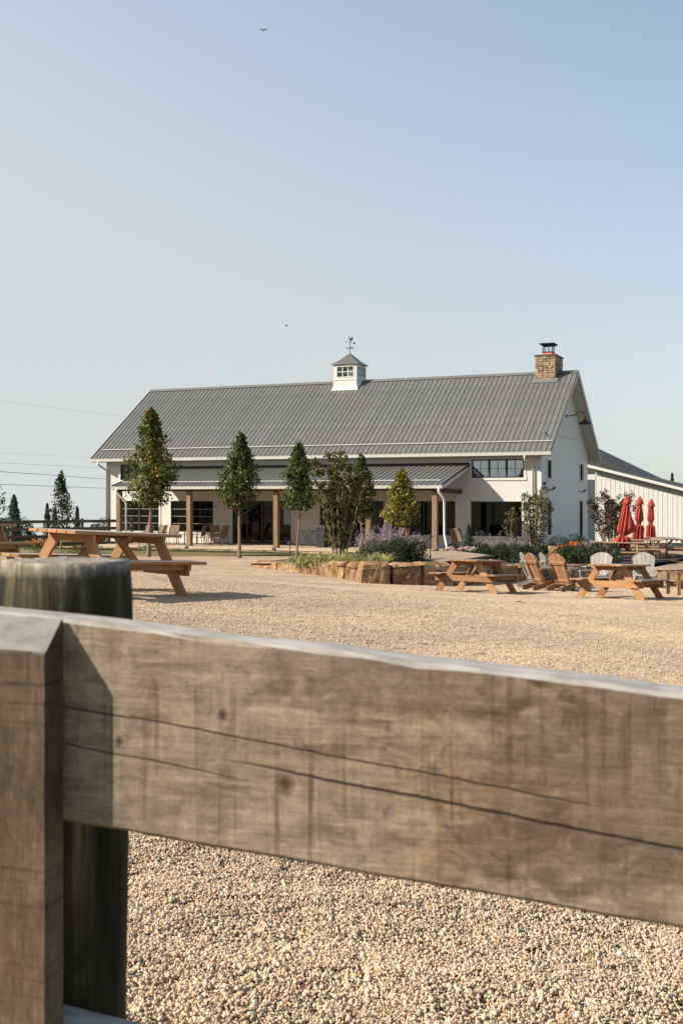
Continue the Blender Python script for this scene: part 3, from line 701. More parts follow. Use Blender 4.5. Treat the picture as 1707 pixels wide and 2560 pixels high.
# porch
PV, PZW, PZE = -4.05, 4.17, 3.17; PL, PR = -21.15, -3.5
porch = slab(PL + .02, PR - .02, PV, PZE, 0, PZW, .10, 'porch_roof', M['ceiling_wood'], barn, .02)
NQ = 69; qw = (PR - PL) / NQ; qm = panel_mesh(qw, PV - .04, PZE - .01, -.002, PZW, 'roof_panel')
for i in range(NQ): inst('roof_panel', qm, porch, (PL + i * qw, 0, 0))
MB().box(PL, PR, -.06, -.002, PZW - .0, PZW + .09).build('porch_flashing', M['roof_dark'], barn)
gutter(PL - .04, PR + .04, PV, PZE - .03, barn, .14, .13)
for u0, u1 in ((PR, PR + .035), (PL - .035, PL)):
    mb = MB(); mb.prism([(u0, PV - .05, PZE + .045), (u0, -.003, PZW + .055), (u0, -.003, PZW - .05), (u0, PV - .05, PZE - .03)], (u1 - u0, 0, 0)); mb.build('rake_cap', M['roof_dark'], barn)
    mb = MB(); mb.prism([(u0 + .003, PV + .02, PZE - .04), (u0 + .003, -.003, PZW - .06), (u0 + .003, -.003, PZW - .22), (u0 + .003, PV + .02, PZE - .20)], (u1 - u0 - .006, 0, 0)); mb.build('rake_board', M['white_trim'], barn)
pv = PV + .55; pz = PZE + (PZW - PZE) / -PV * .55
MB().tube([(PL + .2, pv, pz + .07), (PR - .25, pv, pz + .07)], .018, 8).build('snow_rail', M['gutter'], barn)
MB().box(PL + .02, PR - .02, PV + .02, PV + .05, PZE - .2, PZE - .05).build('fascia', M['white_trim'], barn)
beam('porch_beam', (PL + .1, -3.72, 3.02), (PR - .3, -3.72, 3.02), .16, .24, M['beam_wood'], barn)
beam('porch_beam', (-3.92, -3.62, 2.93), (-3.92, -.01, 2.87), .14, .20, M['beam_wood'], barn)
POSTS = [-20.97, -16.79, -11.94, -7.16, -3.92]
for u in POSTS:
    p = beam('porch_post', (u, -3.72, .20), (u, -3.72, 2.9), .24, .24, M['post_wood'], barn, up=(0, 1, 0), bev=.012)
    MB().box(u - .14, u + .14, -3.86, -3.58, .185, .215).build('post_base', M['iron'], barn)
# deck
MB().box(-22.0, -3.55, -3.98, -.002, .02, .18).build('porch_deck', M['deck'], barn)
for i in range(13):
    a = -22.0 + i * 18.45 / 13
    MB().box(a + .003, a + 18.45 / 13 - .003, -4.06, -3.982, .06, .175).build('deck_edge_board', M['deck'], barn)
for u in POSTS[1:]: MB().box(u - .05, u + .12, -4.09, -4.062, -.02, .17).build('deck_bracket', M['iron'], barn)
downspout([(PR - .12, PV - .07, PZE - .15), (PR - .12, PV - .07, PZE - .32), (PR + .06, PV + .10, PZE - .62), (PR + .06, PV + .18, PZE - .85), (PR + .06, PV + .20, .95), (PR + .14, PV + .12, .65), (PR + .24, PV + .02, .40), (PR + .22, PV - .12, .06)], barn, .06)
downspout([(PL + .28, PV - .07, PZE - .15), (PL + .28, PV - .07, PZE - .30), (PL + .62, PV + .12, PZE - .72), (PL + .70, PV + .18, PZE - .9), (PL + .70, PV + .18, .2)], barn, .055)

# cupola
CU, CV, CH = -12.02, VR, .70
cup = MB()
zb = roof_z(CV - CH)
cup.prism([(CU - CH, CV - CH, zb - .05), (CU - CH, CV - CH, 9.02), (CU - CH, CV + CH, 9.02), (CU - CH, CV + CH, zb - .05), (CU - CH, CV, ZR - .02)], (2 * CH, 0, 0))
cupola = cup.build('cupola', M['white_trim'], barn)
mb = MB(); fz = .09                                         # flared skirt
for s_ in (-1, 1):
    vb = CV + s_ * CH; vo = CV + s_ * (CH + fz); zo = roof_z(vo) + .025
    mb.prism([(CU - CH, vb, zb + .22), (CU + CH, vb, zb + .22), (CU + CH + fz, vo, zo), (CU - CH - fz, vo, zo)], (0, s_ * .004, -.01))
    for t_ in (-1, 1):
        ub = CU + t_ * CH; uo = CU + t_ * (CH + fz)
        mb.prism([(ub, vb, zb + .22), (uo, vo, zo), (uo, CV, ZR + .045), (ub, CV, ZR + .2)], (t_ * .004, 0, -.01))
mb.build('skirt', M['white_trim'], cupola)
MB().box(CU - CH - .03, CU + CH + .03, CV - CH - .03, CV + CH + .03, 9.02, 9.07).build('band', M['white_trim'], cupola)
z0, z1 = 9.07, 9.93; wo = .20; wz0, wz1 = 9.22, 9.76
def cup_side(rot, name='cupola_wall'):
    mb = MB(); m_ = Matrix.Translation((CU, CV, 0)) @ Matrix.Rotation(rot, 4, 'Z')
    H = CH - .02
    holed(mb, -H + (.001 if rot else 0), H, z0, z1, [(-H + wo, H - wo, wz0, wz1)], lambda a, z, d: tuple(m_ @ Vector((a, -H + d, z))), .05)
    o = mb.build(name, M['white_trim'], cupola)
    q = MB(); w = H - wo
    for k in (1, 2): x = -w + 2 * w * k / 3; q.box(x - .02, x + .02, -H + .005, -H + .03, wz0, wz1, m_)
    q.box(-w, w, -H + .006, -H + .029, (wz0 + wz1) / 2 - .02, (wz0 + wz1) / 2 + .02, m_)
    for (a, b, c, d) in ((-w - .05, w + .05, wz1, wz1 + .05), (-w - .05, w + .05, wz0 - .05, wz0), (-w - .05, -w, wz0, wz1), (w, w + .05, wz0, wz1)): q.box(a, b, -H - .02, -H - .001, c, d, m_)
    q.build('window_grid', M['white_trim'], cupola)
    for i in range(3):
        for j in range(2):
            x0 = -w + 2 * w * i / 3 + .02; p = MB(); p.box(x0, x0 + 2 * w / 3 - .04, -H + .012, -H + .016, wz0 + j * .27 + .02, wz0 + j * .27 + .25, m_); p.build('pane', M['glass_clear'], cupola)
for k in range(4): cup_side(k * math.pi / 2)
mb = MB(); prof = [(.80, 9.90), (.795, 9.935), (.60, 10.05), (.42, 10.19), (.24, 10.36), (.10, 10.50), (.045, 10.55)]
for i in range(len(prof) - 1):
    (r0, a), (r1, b) = prof[i], prof[i + 1]
    c0 = [(CU + x * r0, CV + y * r0, a) for x, y in ((-1, -1), (1, -1), (1, 1), (-1, 1))]; c1 = [(CU + x * r1, CV + y * r1, b) for x, y in ((-1, -1), (1, -1), (1, 1), (-1, 1))]
    for k in range(4): mb.quad(c0[k], c0[(k + 1) % 4], c1[(k + 1) % 4], c1[k])
mb.quad(*[(CU + x * .045, CV + y * .045, 10.55) for x, y in ((-1, -1), (1, -1), (1, 1), (-1, 1))]); mb.quad(*[(CU + x * .8, CV + y * .8, 9.90) for x, y in ((-1, -1), (1, -1), (1, 1), (-1, 1))])
mb.build('cupola_roof', M['cup_roof'], cupola)

# weathervane on the cupola
x, y = wpt(CU, CV); vane = empty('weathervane', (x, y, 10.54)); tag(vane, 'black iron weathervane with rooster on top of the cupola', 'weathervane')
MB().tube([(0, 0, 0), (0, 0, .68)], .017, 8).build('pole', M['iron'], vane)
mb = MB(); mb.lathe([(.01, .28), (.05, .31), (.05, .34), (.01, .37)], 10)
mb.tube([(-.19, -.06, .325), (.14, .05, .325)], .011, 6); mb.tube([(-.08, .16, .325), (.09, -.18, .325)], .011, 6); mb.build('direction_arms', M['iron'], vane)
LET = {'N': [(-1, -1), (-1, 1), (1, -1), (1, 1)], 'S': [(1, 1), (-1, 1), (-1, 0), (1, 0), (1, -1), (-1, -1)], 'E': [(1, 1), (-1, 1), (-1, -1), (1, -1)], 'W': [(-1, 1), (-.5, -1), (0, .5), (.5, -1), (1, 1)]}
for ch, (cx_, cy_) in {'W': (-.21, -.065), 'E': (.16, .055), 'N': (-.09, .18), 'S': (.10, -.20)}.items():
    mb = MB(); mb.tube([(cx_ + a * .035, cy_, .325 + b * .05) for a, b in LET[ch]], .011, 5)
    if ch == 'E': mb.tube([(cx_ - .035, cy_, .325), (cx_ + .02, cy_, .325)], .011, 5)
    mb.build('direction_letter', M['iron'], vane)
mb = MB(); mb.tube([(-.24, .0, .67), (.22, -.05, .60)], .012, 6)
mb.prism([(.20, -.05, .66), (.28, -.055, .64), (.30, -.055, .52), (.24, -.05, .55), (.18, -.045, .55)], (0, .012, 0)); mb.prism([(-.25, 0, .70), (-.20, 0, .665), (-.25, 0, .64)], (0, .012, 0)); mb.build('arrow', M['iron'], vane)
cock = [(-.05, .69), (-.03, .76), (-.075, .82), (-.105, .80), (-.09, .86), (-.10, .93), (-.075, .97), (-.055, .91), (-.03, .83), (.02, .81), (.045, .87), (.09, .93), (.13, .93), (.155, .87), (.13, .79), (.07, .72), (.03, .69)]
MB().prism([(a + .02, 0, b + .02) for a, b in cock], (0, .014, 0)).build('rooster', M['iron'], vane)

# chimney with fieldstones
CU0, CU1, CV0, CV1, CT = -1.44, -.40, 4.60, 6.30, 9.80
chim = MB().box(CU0 + .04, CU1 - .04, CV0 + .04, CV1 - .04, 8.1, CT).build('chimney', M['mortar'], barn)
def stone_face(x0, x1, z0, z1, put, seed):
    rs = random.Random(seed); z = z0
    while z < z1 - .04:
        h = min(rs.uniform(.09, .26), z1 - z);  h = h if z1 - z - h > .07 else z1 - z
        xx = x0
        while xx < x1 - .02:
            w = min(rs.uniform(.14, .42), x1 - xx); w = w if x1 - xx - w > .09 else x1 - xx
            subs = [(z, h)] if (h < .17 or rs.random() < .5) else [(z, h * .45), (z + h * .45, h * .55)]
            for (zz, hh) in subs:
                gq = .007; d = rs.uniform(.03, .075); a, b, c, e = xx + gq, xx + w - gq, zz + gq, zz + hh - gq; m_ = min(.025, (b - a) * .25, (e - c) * .25)
                j = lambda s_=.012: rs.uniform(-s_, s_)
                ring = [(a + j(), c + j()), (b + j(), c + j()), (b + j(), e + j()), (a + j(), e + j())]
                mb = MB(); top = [(min(max(p[0], a + m_), b - m_), min(max(p[1], c + m_), e - m_)) for p in ring]
                n = 0; mb.v = [put(*p, -.03) for p in ring] + [put(*p, d * .7) for p in ring] + [put(*p, d + rs.uniform(-.012, .012)) for p in top]
                for k in range(4):
                    q = (k + 1) % 4; mb.f += [(k, q, 4 + q, 4 + k), (4 + k, 4 + q, 8 + q, 8 + k)]
                mb.f.append((8, 9, 10, 11)); mb.build('stone', M['fieldstone'], chim)
            xx += w
        z += h
stone_face(CU0, CU1, 8.52, CT, lambda a, z, d: (a, CV0 + .04 - d, z), 3)
stone_face(CV0, CV1, 8.75, CT, lambda a, z, d: (CU1 - .04 + d, a, z), 8)
MB().box(CU0 - .05, CU1 + .05, CV0 - .05, CV1 + .05, CT, CT + .05).build('chimney_crown', M['roof_dark'], chim)
MB().prism([(CU0 - .14, CV0 - .16, roof_z(CV0 - .16) + .04), (CU0 - .14, CV0 + .02, roof_z(CV0) + .16), (CU0 - .14, CV0 + .02, roof_z(CV0))], (CU1 - CU0 + .28, 0, 0)).build('chimney_flashing', M['roof'], chim)
fu, fv = (CU0 + CU1) / 2, 5.35; f0 = CT + .05
MB().box(fu - .25, fu + .25, fv - .30, fv + .30, f0, f0 + .19).build('flue', M['clay'], chim)
mb = MB(); mb.box(fu - .275, fu + .275, fv - .325, fv + .325, f0 + .17, f0 + .205)
for a in (-.235, -.10, .10, .235):
    for b in (-.28, .28): mb.box(fu + a - .014, fu + a + .014, fv + b - .014, fv + b + .014, f0 + .205, f0 + .52)
for a in (-.235, .235):
    for b in (-.1, .1): mb.box(fu + a - .012, fu + a + .012, fv + b - .012, fv + b + .012, f0 + .205, f0 + .52)
mb.build('spark_guard', M['iron'], chim)
mb = MB(); mb.v = [(fu + x * .40, fv + y * .45, f0 + .60) for x, y in ((-1, -1), (1, -1), (1, 1), (-1, 1))] + [(fu + x * .27, fv + y * .31, f0 + .52) for x, y in ((-1, -1), (1, -1), (1, 1), (-1, 1))] + [(fu + x * .36, fv + y * .41, f0 + .645) for x, y in ((-1, -1), (1, -1), (1, 1), (-1, 1))]
for k in range(4): q = (k + 1) % 4; mb.f += [(k, q, 4 + q, 4 + k), (k, q, 8 + q, 8 + k)]
mb.f += [(4, 5, 6, 7), (8, 9, 10, 11)]; mb.build('chimney_hood', M['iron'], chim)

# gooseneck lamp, bullet lights, camera dome on the gable
def on_gable(name, v, z): x, y = wpt(UR, v); return empty(name, (x, y, z), -PSI)
lamp = on_gable('gooseneck_lamp', 5.30, 6.75); tag(lamp, 'black gooseneck barn lamp high on the shaded gable wall', 'wall lamp')
MB().lathe([(.09, 0), (.09, .02)], 14).build('wall_plate', M['iron'], lamp).rotation_euler = (0, R(90), 0)
MB().tube([(.01, 0, 0), (.25, 0, 0), (.42, 0, .03), (.60, 0, .13), (.75, 0, .20), (.90, 0, .17), (.96, 0, .06), (.96, 0, -.10)], .024, 8).build('arm', M['iron'], lamp, smooth=True)
MB().lathe([(.035, .02), (.05, -.06), (.07, -.12), (.16, -.20), (.28, -.26), (.34, -.34), (.335, -.345), (.26, -.27), (.05, -.16)], 24).build('shade', M['iron'], lamp, (.96, 0, -.10), True)
for i, (v, z, lb) in enumerate(((1.75, 2.98, 'small twin wall light near the front corner of the gable'), (8.9, 2.90, 'small twin wall light near the rear corner of the gable'))):
    b = on_gable('wall_light', v, z); tag(b, lb, 'wall light', 'twin wall lights on the gable')
    MB().lathe([(.05, 0), (.05, .04)], 10).build('wall_plate', M['soffit'], b).rotation_euler = (0, R(90), 0)
    MB().tube([(.04, 0, 0), (.12, 0, -.03), (.20, -.10, .05), (.26, -.16, .09)], [.02, .03, .05, .045], 10).build('lamp_head', M['lamp_metal'], b)
    MB().tube([(.12, 0, -.03), (.20, .10, .05), (.26, .16, .09)], [.02, .05, .045], 10).build('lamp_head', M['soffit'], b)
b = on_gable('security_camera', .35, 3.25); tag(b, 'tiny dome camera at the corner of the barn', 'camera'); MB().lathe([(.07, .06), (.08, .02), (.07, -.03), (.03, -.07)], 12).build('dome', M['iron'], b, (.09, 0, 0)); MB().box(0, .09, -.02, .02, .02, .06).build('bracket', M['white_trim'], b)

# ------------------------------------------------------------------ lower wing behind the barn
x, y = wpt(UR, 17.0); wing = empty('metal_shed', (x, y, 0), -PSI); tag(wing, 'lower white ribbed metal shed behind the barn gable', 'shed')
WZ = lambda u: 4.16 - .26 * u
SHED = m_paint('white shed metal', (.62, .605, .57))
mb = MB(); mb.prism([(-.82, 0, -.3), (9.5, 0, -.3), (9.5, 0, WZ(9.5) - .02), (-.82, 0, WZ(-.82) - .02)], (0, .12, 0)); mb.build('wall', SHED, wing)
for i in range(37):
    u = -.80 + i * .278; h = WZ(u + .1) + .2
    mb = MB(); mb.prism([(u, -.001, -.25), (u + .02, -.018, -.25), (u + .045, -.018, -.25), (u + .065, -.001, -.25)], (0, 0, h)); mb.build('rib', SHED, wing)
mb = MB(); mb.prism([(-1.3, -.5, WZ(-1.3) + .16), (9.8, -.5, WZ(9.8) + .16), (9.8, -.5, WZ(9.8) + .04), (-1.3, -.5, WZ(-1.3) + .04)], (0, 10.5, 0)); mb.build('lower_roof', M['roof_dark'], wing)
mb = MB(); mb.prism([(-1.3, -.53, WZ(-1.3) + .12), (9.8, -.53, WZ(9.8) + .12), (9.8, -.53, WZ(9.8) - .05), (-1.3, -.53, WZ(-1.3) - .05)], (0, .028, 0)); mb.build('rake_board', M['white_trim'], wing)
mb = MB(); mb.prism([(-6, 4.0, 7.6), (1.4, 4.0, 3.92), (1.4, 4.0, 3.3), (-6, 4.0, 3.3)], (0, 8, 0)); mb.build('upper_roof', M['roof_dark'], wing)
MB().box(-3.5, .06, -4.6, -4.45, -.3, 3.9).build('link_wall', SHED, wing)

# ------------------------------------------------------------------ stone blocks, kerb, beds, terrace, lawn
def rough_block(name, p0, p1, depth, zb0, zb1, zt0, zt1, mat, parent=None, seed=0, amp=.06, nx=9, nz=4, back=None):
    """a split boulder standing between p0 and p1 (its front foot line), with a lumpy face and top"""
    p0 = Vector((*p0, 0)); p1 = Vector((*p1, 0)); ex = (p1 - p0); L = ex.length; ex.normalize()
    ey = Vector((-ex.y, ex.x, 0))
    if back is not None and ey.dot(Vector((*back, 0)) - p0) < 0: ey = -ey
    ny = 4; mb = MB(); idx = {}
    def vert(i, j, k):
        if (i, j, k) in idx: return idx[(i, j, k)]
        a, b, c = i / nx, j / ny, k / nz
        zb = zb0 + (zb1 - zb0) * a - .12; zt = zt0 + (zt1 - zt0) * a
        q = Vector((p0.x, p0.y, 0)) + ex * (a * L) + ey * (b * depth) + Vector((0, 0, zb + (zt - zb) * c))
        s = Vector((q.x * 2.1 + seed * 3.7, q.y * 2.1, q.z * 2.6)); s2 = s * 3.1
        nvec = mnoise.noise_vector(s) * amp * 1.3 + mnoise.noise_vector(s2) * amp * .6
        rnd = .05
        if i in (0, nx): q += ex * (rnd * (1 if i == 0 else -1)) * (.4 + c * .6)
        if j == 0: q += ey * rnd * c
        if k == nz and j in (0, ny): q.z -= rnd * .9
        if k == nz and i in (0, nx): q.z -= rnd * .6
        q += Vector((nvec.x * .5 if i in (0, nx) else nvec.x, nvec.y, nvec.z * (.8 if k == nz else .3)))
        idx[(i, j, k)] = len(mb.v); mb.v.append(tuple(q)); return idx[(i, j, k)]
    for i in range(nx):
        for j in range(ny):
            mb.f.append((vert(i, j, nz), vert(i + 1, j, nz), vert(i + 1, j + 1, nz), vert(i, j + 1, nz)))
    for i in range(nx):
        for k in range(nz):
            for j in (0, ny): mb.f.append((vert(i, j, k), vert(i + 1, j, k), vert(i + 1, j, k + 1), vert(i, j, k + 1)))
    for j in range(ny):
        for k in range(nz):
            for i in (0, nx): mb.f.append((vert(i, j, k), vert(i, j + 1, k), vert(i, j + 1, k + 1), vert(i, j, k + 1)))
    return mb.build(name, mat, parent)

def soil_a(x, y): return 1.413 + .0654 * x - .0232 * y - .03
pl_a = empty('stone_planter', (1.0, 34.0, 0)); tag(pl_a, 'raised bed edged with large split sandstone blocks before the porch', 'planter')
def put_child(o, root):
    o.location = o.location - root.location if o.parent is root else o.location
def poly_sheet(name, poly, zf, mat, parent=None, off=(0, 0)):
    bm = bmesh.new(); vs = [bm.verts.new((x - off[0], y - off[1], zf(x, y))) for x, y in poly]; f = bm.faces.new(vs)
    bmesh.ops.triangulate(bm, faces=[f]); bmesh.ops.subdivide_edges(bm, edges=list(bm.edges), cuts=3, use_grid_fill=True)
    for v in bm.verts: v.co.z = zf(v.co.x + off[0], v.co.y + off[1])
    bmesh.ops.recalc_face_normals(bm, faces=bm.faces)
    if sum(f.normal.z for f in bm.faces) < 0: bmesh.ops.reverse_faces(bm, faces=bm.faces)
    me = bpy.data.meshes.new(name); bm.to_mesh(me); bm.free(); me.materials.append(mat)
    return link(bpy.data.objects.new(name, me), parent)
poly_sheet('soil', BED_A, soil_a, M['soil'], pl_a, (1.0, 34.0))
def wall_line(root, pts, tops, depth, seed, split=1, jitter=.04, inner=(1, 36)):
    for i in range(len(pts) - 1):
        a = Vector(pts[i]); b = Vector(pts[i + 1])
        for k in range(split if isinstance(split, int) else split[i]):
            n = split if isinstance(split, int) else split[i]
            p = a.lerp(b, k / n); q = a.lerp(b, (k + 1) / n); d = (q - p).normalized() * .018
            p = p + d; q = q - d
            t0 = tops[i] + (tops[i + 1] - tops[i]) * k / n + random.uniform(-jitter, jitter); t1 = tops[i] + (tops[i + 1] - tops[i]) * (k + 1) / n + random.uniform(-jitter, jitter)
            o = rough_block('stone', p, q, depth * random.uniform(.85, 1.15), g(*p), g(*q), t0, t1, M['sandstone'], root, seed + i * 7 + k, back=inner)
            o.matrix_parent_inverse = root.matrix_basis.inverted()
bpy.context.view_layer.update()
wall_line(pl_a, [(-3.25, 39.9), (-2.2, 37.6), (.05, 31.6), (.50, 28.4), (1.28, 28.56), (2.12, 28.8), (2.98, 29.4)], [.36, .42, .80, .90, .89, .88, .85], .7, 11, 1)
wall_line(pl_a, [(3.0, 29.45), (3.75, 30.8), (4.4, 32.2), (4.2, 36.0), (4.0, 38.5)], [.84, .74, .64, .55, .5], .6, 31, 1)

def soil_b(x, y): return .50 - .012 * (y - 33)
pl_b = empty('stone_planter', (8.0, 42.0, 0)); tag(pl_b, 'planted bed edged with sandstone by the barn corner', 'planter')
poly_sheet('soil', BED_B, soil_b, M['soil'], pl_b, (8.0, 42.0)); bpy.context.view_layer.update()
wall_line(pl_b, [(4.52, 32.35), (5.25, 32.9), (6.1, 33.6), (7.6, 34.2), (9.2, 35.0)], [.64, .60, .56, .54, .52], .5, 51, 1, .03, (8, 42))
wall_line(pl_b, [(4.52, 32.5), (4.9, 38), (5.2, 44), (5.6, 47.2)], [.60, .50, .40, .36], .4, 71, 2, .03, (8, 42))

# terrace with slab edging
TER = [(9.3, 35.0), (17.5, 34.2), (22, 50), (12.6, 52.5), (13.6, 42.0)]
tz = lambda x, y: .335
o = poly_sheet('terrace', TER, tz, M['gravel']); o['kind'] = 'structure'; o['label'] = 'raised gravel terrace with picnic tables'
edge = empty('stone_edging', (13.0, 34.6, 0)); tag(edge, 'low sandstone slab edging along the raised gravel terrace', 'edging'); bpy.context.view_layer.update()
for i in range(6):
    a = Vector((9.3, 35.0)).lerp(Vector((17.5, 34.2)), i / 6); b = Vector((9.3, 35.0)).lerp(Vector((17.5, 34.2)), (i + 1) / 6)
    o = rough_block('slab', a + (b - a) * .01, b - (b - a) * .01, .45, g(*a), g(*b), .36, .35, M['kerbstone'], edge, 90 + i, .025, back=(13, 42)); o.matrix_parent_inverse = edge.matrix_basis.inverted()

# kerb stones in front of the porch
x, y = wpt(-13, -4.3); kerb = empty('stone_kerb', (x, y, 0)); tag(kerb, 'long low kerb of sandstone slabs in front of the porch', 'kerb'); bpy.context.view_layer.update()
a = -24.3
while a < -3.2:
    w = random.uniform(1.3, 2.1); b = min(a + w, -3.0); p = wpt(a + .01, -4.75); q = wpt(b - .01, -4.75)
    o = rough_block('slab', p, q, .58, -.06, -.06, .055 + random.uniform(-.012, .012), .055 + random.uniform(-.012, .012), M['kerbstone'], kerb, int(a * 10), .022, back=wpt(-13, 0)); o.matrix_parent_inverse = kerb.matrix_basis.inverted()
    a = b
o = poly_sheet('path', [(2.75, 29.9), (3.6, 31.0), (4.25, 32.5), (4.05, 36), (3.85, 38.4), (1.2, 42.4), (1.7, 37), (2.3, 33)], lambda x, y: soil_a(x, y) + .015, M['gravel']); o['kind'] = 'structure'
# path in front of steps, right of the planter
o = poly_sheet('path', [wpt(-6.0, -5.0), wpt(-2.6, -5.0), (5.1, 44.0), (4.9, 38.2), (4.3, 38.2), (4.0, 41.0)], lambda x, y: g(x, y) + .02, M['gravel']); o['kind'] = 'structure'
low = empty('step_slab', (*wpt(-2.9, -5.6), 0), -PSI); tag(low, 'low sandstone slab step beside the porch downspout', 'step'); bpy.context.view_layer.update()
o = rough_block('slab', wpt(-4.1, -6.0), wpt(-1.7, -6.0), .7, -.05, -.05, .17, .17, M['kerbstone'], low, 5, .02, back=wpt(-3, 0)); o.matrix_parent_inverse = low.matrix_basis.inverted()

# lawn strip with blades
LAWN = [wpt(-34, -6.0), wpt(-11.5, -5.6), wpt(-9.5, -4.78), wpt(-24.5, -4.78), wpt(-25.5, 2.0), wpt(-40, 3.5)]
o = poly_sheet('lawn', LAWN, lambda x, y: g(x, y) + .012, M['lawn']); o['kind'] = 'structure'
def blades(poly, n, h, pal, name, zoff=0, zf=g, label=None):
    xs = [p[0] for p in poly]; ys = [p[1] for p in poly]; P = []
    while len(P) < n:
        x, y = rng.uniform(min(xs), max(xs)), rng.uniform(min(ys), max(ys))
        if inside(poly, x, y): P.append((x, y, zf(x, y) + zoff))
    P = np.array(P); hh = h * rng.uniform(.6, 1.3, n); an = rng.uniform(0, 6.28, n); w = .006 * rng.uniform(.8, 1.6, n) * (h / .08) ** .5
    d = np.stack([np.cos(an), np.sin(an), np.zeros(n)], 1); lean = rng.normal(scale=.35, size=(n, 2))
    tip = P + np.stack([lean[:, 0] * hh, lean[:, 1] * hh, hh], 1)
    V = np.stack([P - d * w[:, None], P + d * w[:, None], tip], 1).reshape(-1, 3); Fc = np.arange(n * 3).reshape(-1, 3)
    o = bpy.data.objects.new(name, raw_mesh(name, V, Fc, np.repeat(pick_colors(n, pal, .3), 3, 0), M['leaf'])); link(o); o['kind'] = 'stuff'
    if label: o['label'] = label
    return o
GRASS = [(4, (.055, .085, .02)), (3, (.075, .105, .028)), (1, (.12, .12, .045))]
blades(LAWN, 42000, .10, GRASS, 'grass', label='strip of green lawn along the stone kerb')

# ------------------------------------------------------------------ trees and shrubs
G_OLIVE = [(5, (.075, .098, .016)), (4, (.115, .135, .022)), (3, (.17, .175, .03)), (2, (.032, .048, .011))]
G_DARK = [(5, (.054, .080, .017)), (4, (.084, .110, .023)), (2.5, (.14, .155, .034)), (2, (.026, .042, .011))]
G_YEL = [(4, (.17, .165, .028)), (4, (.28, .235, .04)), (2, (.38, .29, .06)), (1.5, (.08, .09, .02))]
def tree(name, label, x, y, height, clear, rad, leaves, lsize, pal, trunk_r=.05, lean=(0, 0), widest=.3, group=None, z=None, orange=0, shape=1.0, cat='tree', bark='bark', taper=.95, density_gap=.62):
    """upright ornamental tree: leader, steep limbs, leaves gathered in clumps along them"""
    z = g(x, y) if z is None else z; root = empty(name, (x, y, z)); tag(root, label, cat, group)
    mb = MB(); N = 9
    lead = [Vector((lean[0] * t + .04 * math.sin(7 * t + x), lean[1] * t + .04 * math.cos(5 * t + y), height * .97 * t)) for t in np.linspace(0, 1, N)]
    mb.tube([lead[0] + Vector((0, 0, -.1))] + [lead[0] + Vector((0, 0, .12))] + lead[1:], [trunk_r * 1.7, trunk_r * 1.2] + [trunk_r * (1 - .88 * t) for t in np.linspace(0, 1, N)[1:]], 8)
    def leadp(h): t = h / (height * .97) * (N - 1); i = int(min(t, N - 2)); return lead[i].lerp(lead[i + 1], t - i)
    def prof(h):                                                # crown radius over height
        s = (h - clear) / (height - clear)
        if s < 0: return 0
        if s < widest: return rad * (.55 + .45 * math.sin(s / widest * math.pi / 2))
        q = (s - widest) / (1 - widest); return rad * max(.06, (1 - q ** shape) ** taper)
    cl = []; nl = int(26 + height * 4)
    for k in range(nl):
        h0 = clear * .85 + (height * .93 - clear * .85) * (k + random.random()) / nl; an = k * 2.4 + random.uniform(-.5, .5)
        ln = prof(min(h0 + .35, height)) * random.uniform(.72, 1.12); rise = ln * random.uniform(1.0, 1.9)
        a = leadp(min(h0, height * .95)); b = a + Vector((math.cos(an) * ln, math.sin(an) * ln, rise * .62)); m_ = a.lerp(b, .5) + Vector((0, 0, -.05 * ln))
        r0 = trunk_r * .32 * (1 - h0 / height) + .006
        mb.tube([a, m_, b], [r0, r0 * .7, .004], 5, False)
        for j in range(6): t = .22 + .8 * j / 5; cl.append((a.lerp(m_, t * 2) if t < .5 else m_.lerp(b, t * 2 - 1), .16 + .10 * random.random()))
    for j in range(8): cl.append((leadp(height * (.82 + .15 * j / 7)), .10))
    nx_ = int(70 * (1 - density_gap)) + 25                       # outer clumps that fill the outline
    for j in range(nx_):
        h = clear + (height - clear) * (j + random.random()) / nx_ * .97; an = random.uniform(0, 6.28); r_ = prof(h) * random.uniform(.62, .98)
        cl.append((leadp(min(h, height * .95)) + Vector((math.cos(an) * r_, math.sin(an) * r_, 0)), .17))
    tr = mb.build('trunk', M[bark], root, smooth=True)
    C = np.array([c[0][:] for c in cl]); S = np.array([c[1] for c in cl]) * (rad / .8) ** .5
    keep = rng.random(len(C)) > density_gap * .5; C = C[keep]; S = S[keep]
    i = rng.integers(0, len(C), leaves); P = C[i] + rng.normal(size=(leaves, 3)) * S[i][:, None] * .62
    rr = np.hypot(P[:, 0], P[:, 1]); lim = np.array([(prof(p[2]) * 1.12 + .03) * (1 + .62 * mnoise.noise(Vector((p[0] / (rr_ + .01) * 1.6 + x, p[1] / (rr_ + .01) * 1.6 + y, p[2] * 2.2)))) for p, rr_ in zip(P, rr)]); ok = (rr < lim * rng.uniform(.85, 1.15, leaves)) & (P[:, 2] > clear * .92); P = P[ok]
    axis = np.array([leadp(min(max(h, 0), height * .95))[:] for h in P[:, 2]]); out = P - axis; out[:, 2] = .35
    clump = rng.uniform(.55, 1.35, len(C))[i][ok][:, None]
    col = pick_colors(len(P), pal, .28) * clump
    if orange:
        oc = rng.choice(len(C), orange); m_ = np.isin(i[ok], oc) & (rng.random(len(P)) < .55); col[m_] = pick_colors(int(m_.sum()), [(2, (.45, .22, .03)), (1, (.50, .13, .02)), (1, (.40, .28, .04))], .2)
    crown = bpy.data.objects.new('crown', leaf_mesh('crown', P, lsize * rng.uniform(.7, 1.25, len(P)), col, M['leaf'], out, .72, .35, droop=-.5)); link(crown, root)
    return root
GT = 'young upright trees before the porch'
tree('ornamental_pear', 'tallest upright tree with orange autumn leaves before the porch', bx(374, 48.5), 48.5, 6.70, 2.20, 1.18, 8200, .135, G_OLIVE, .085, (.18, 0), .30, GT, orange=24)
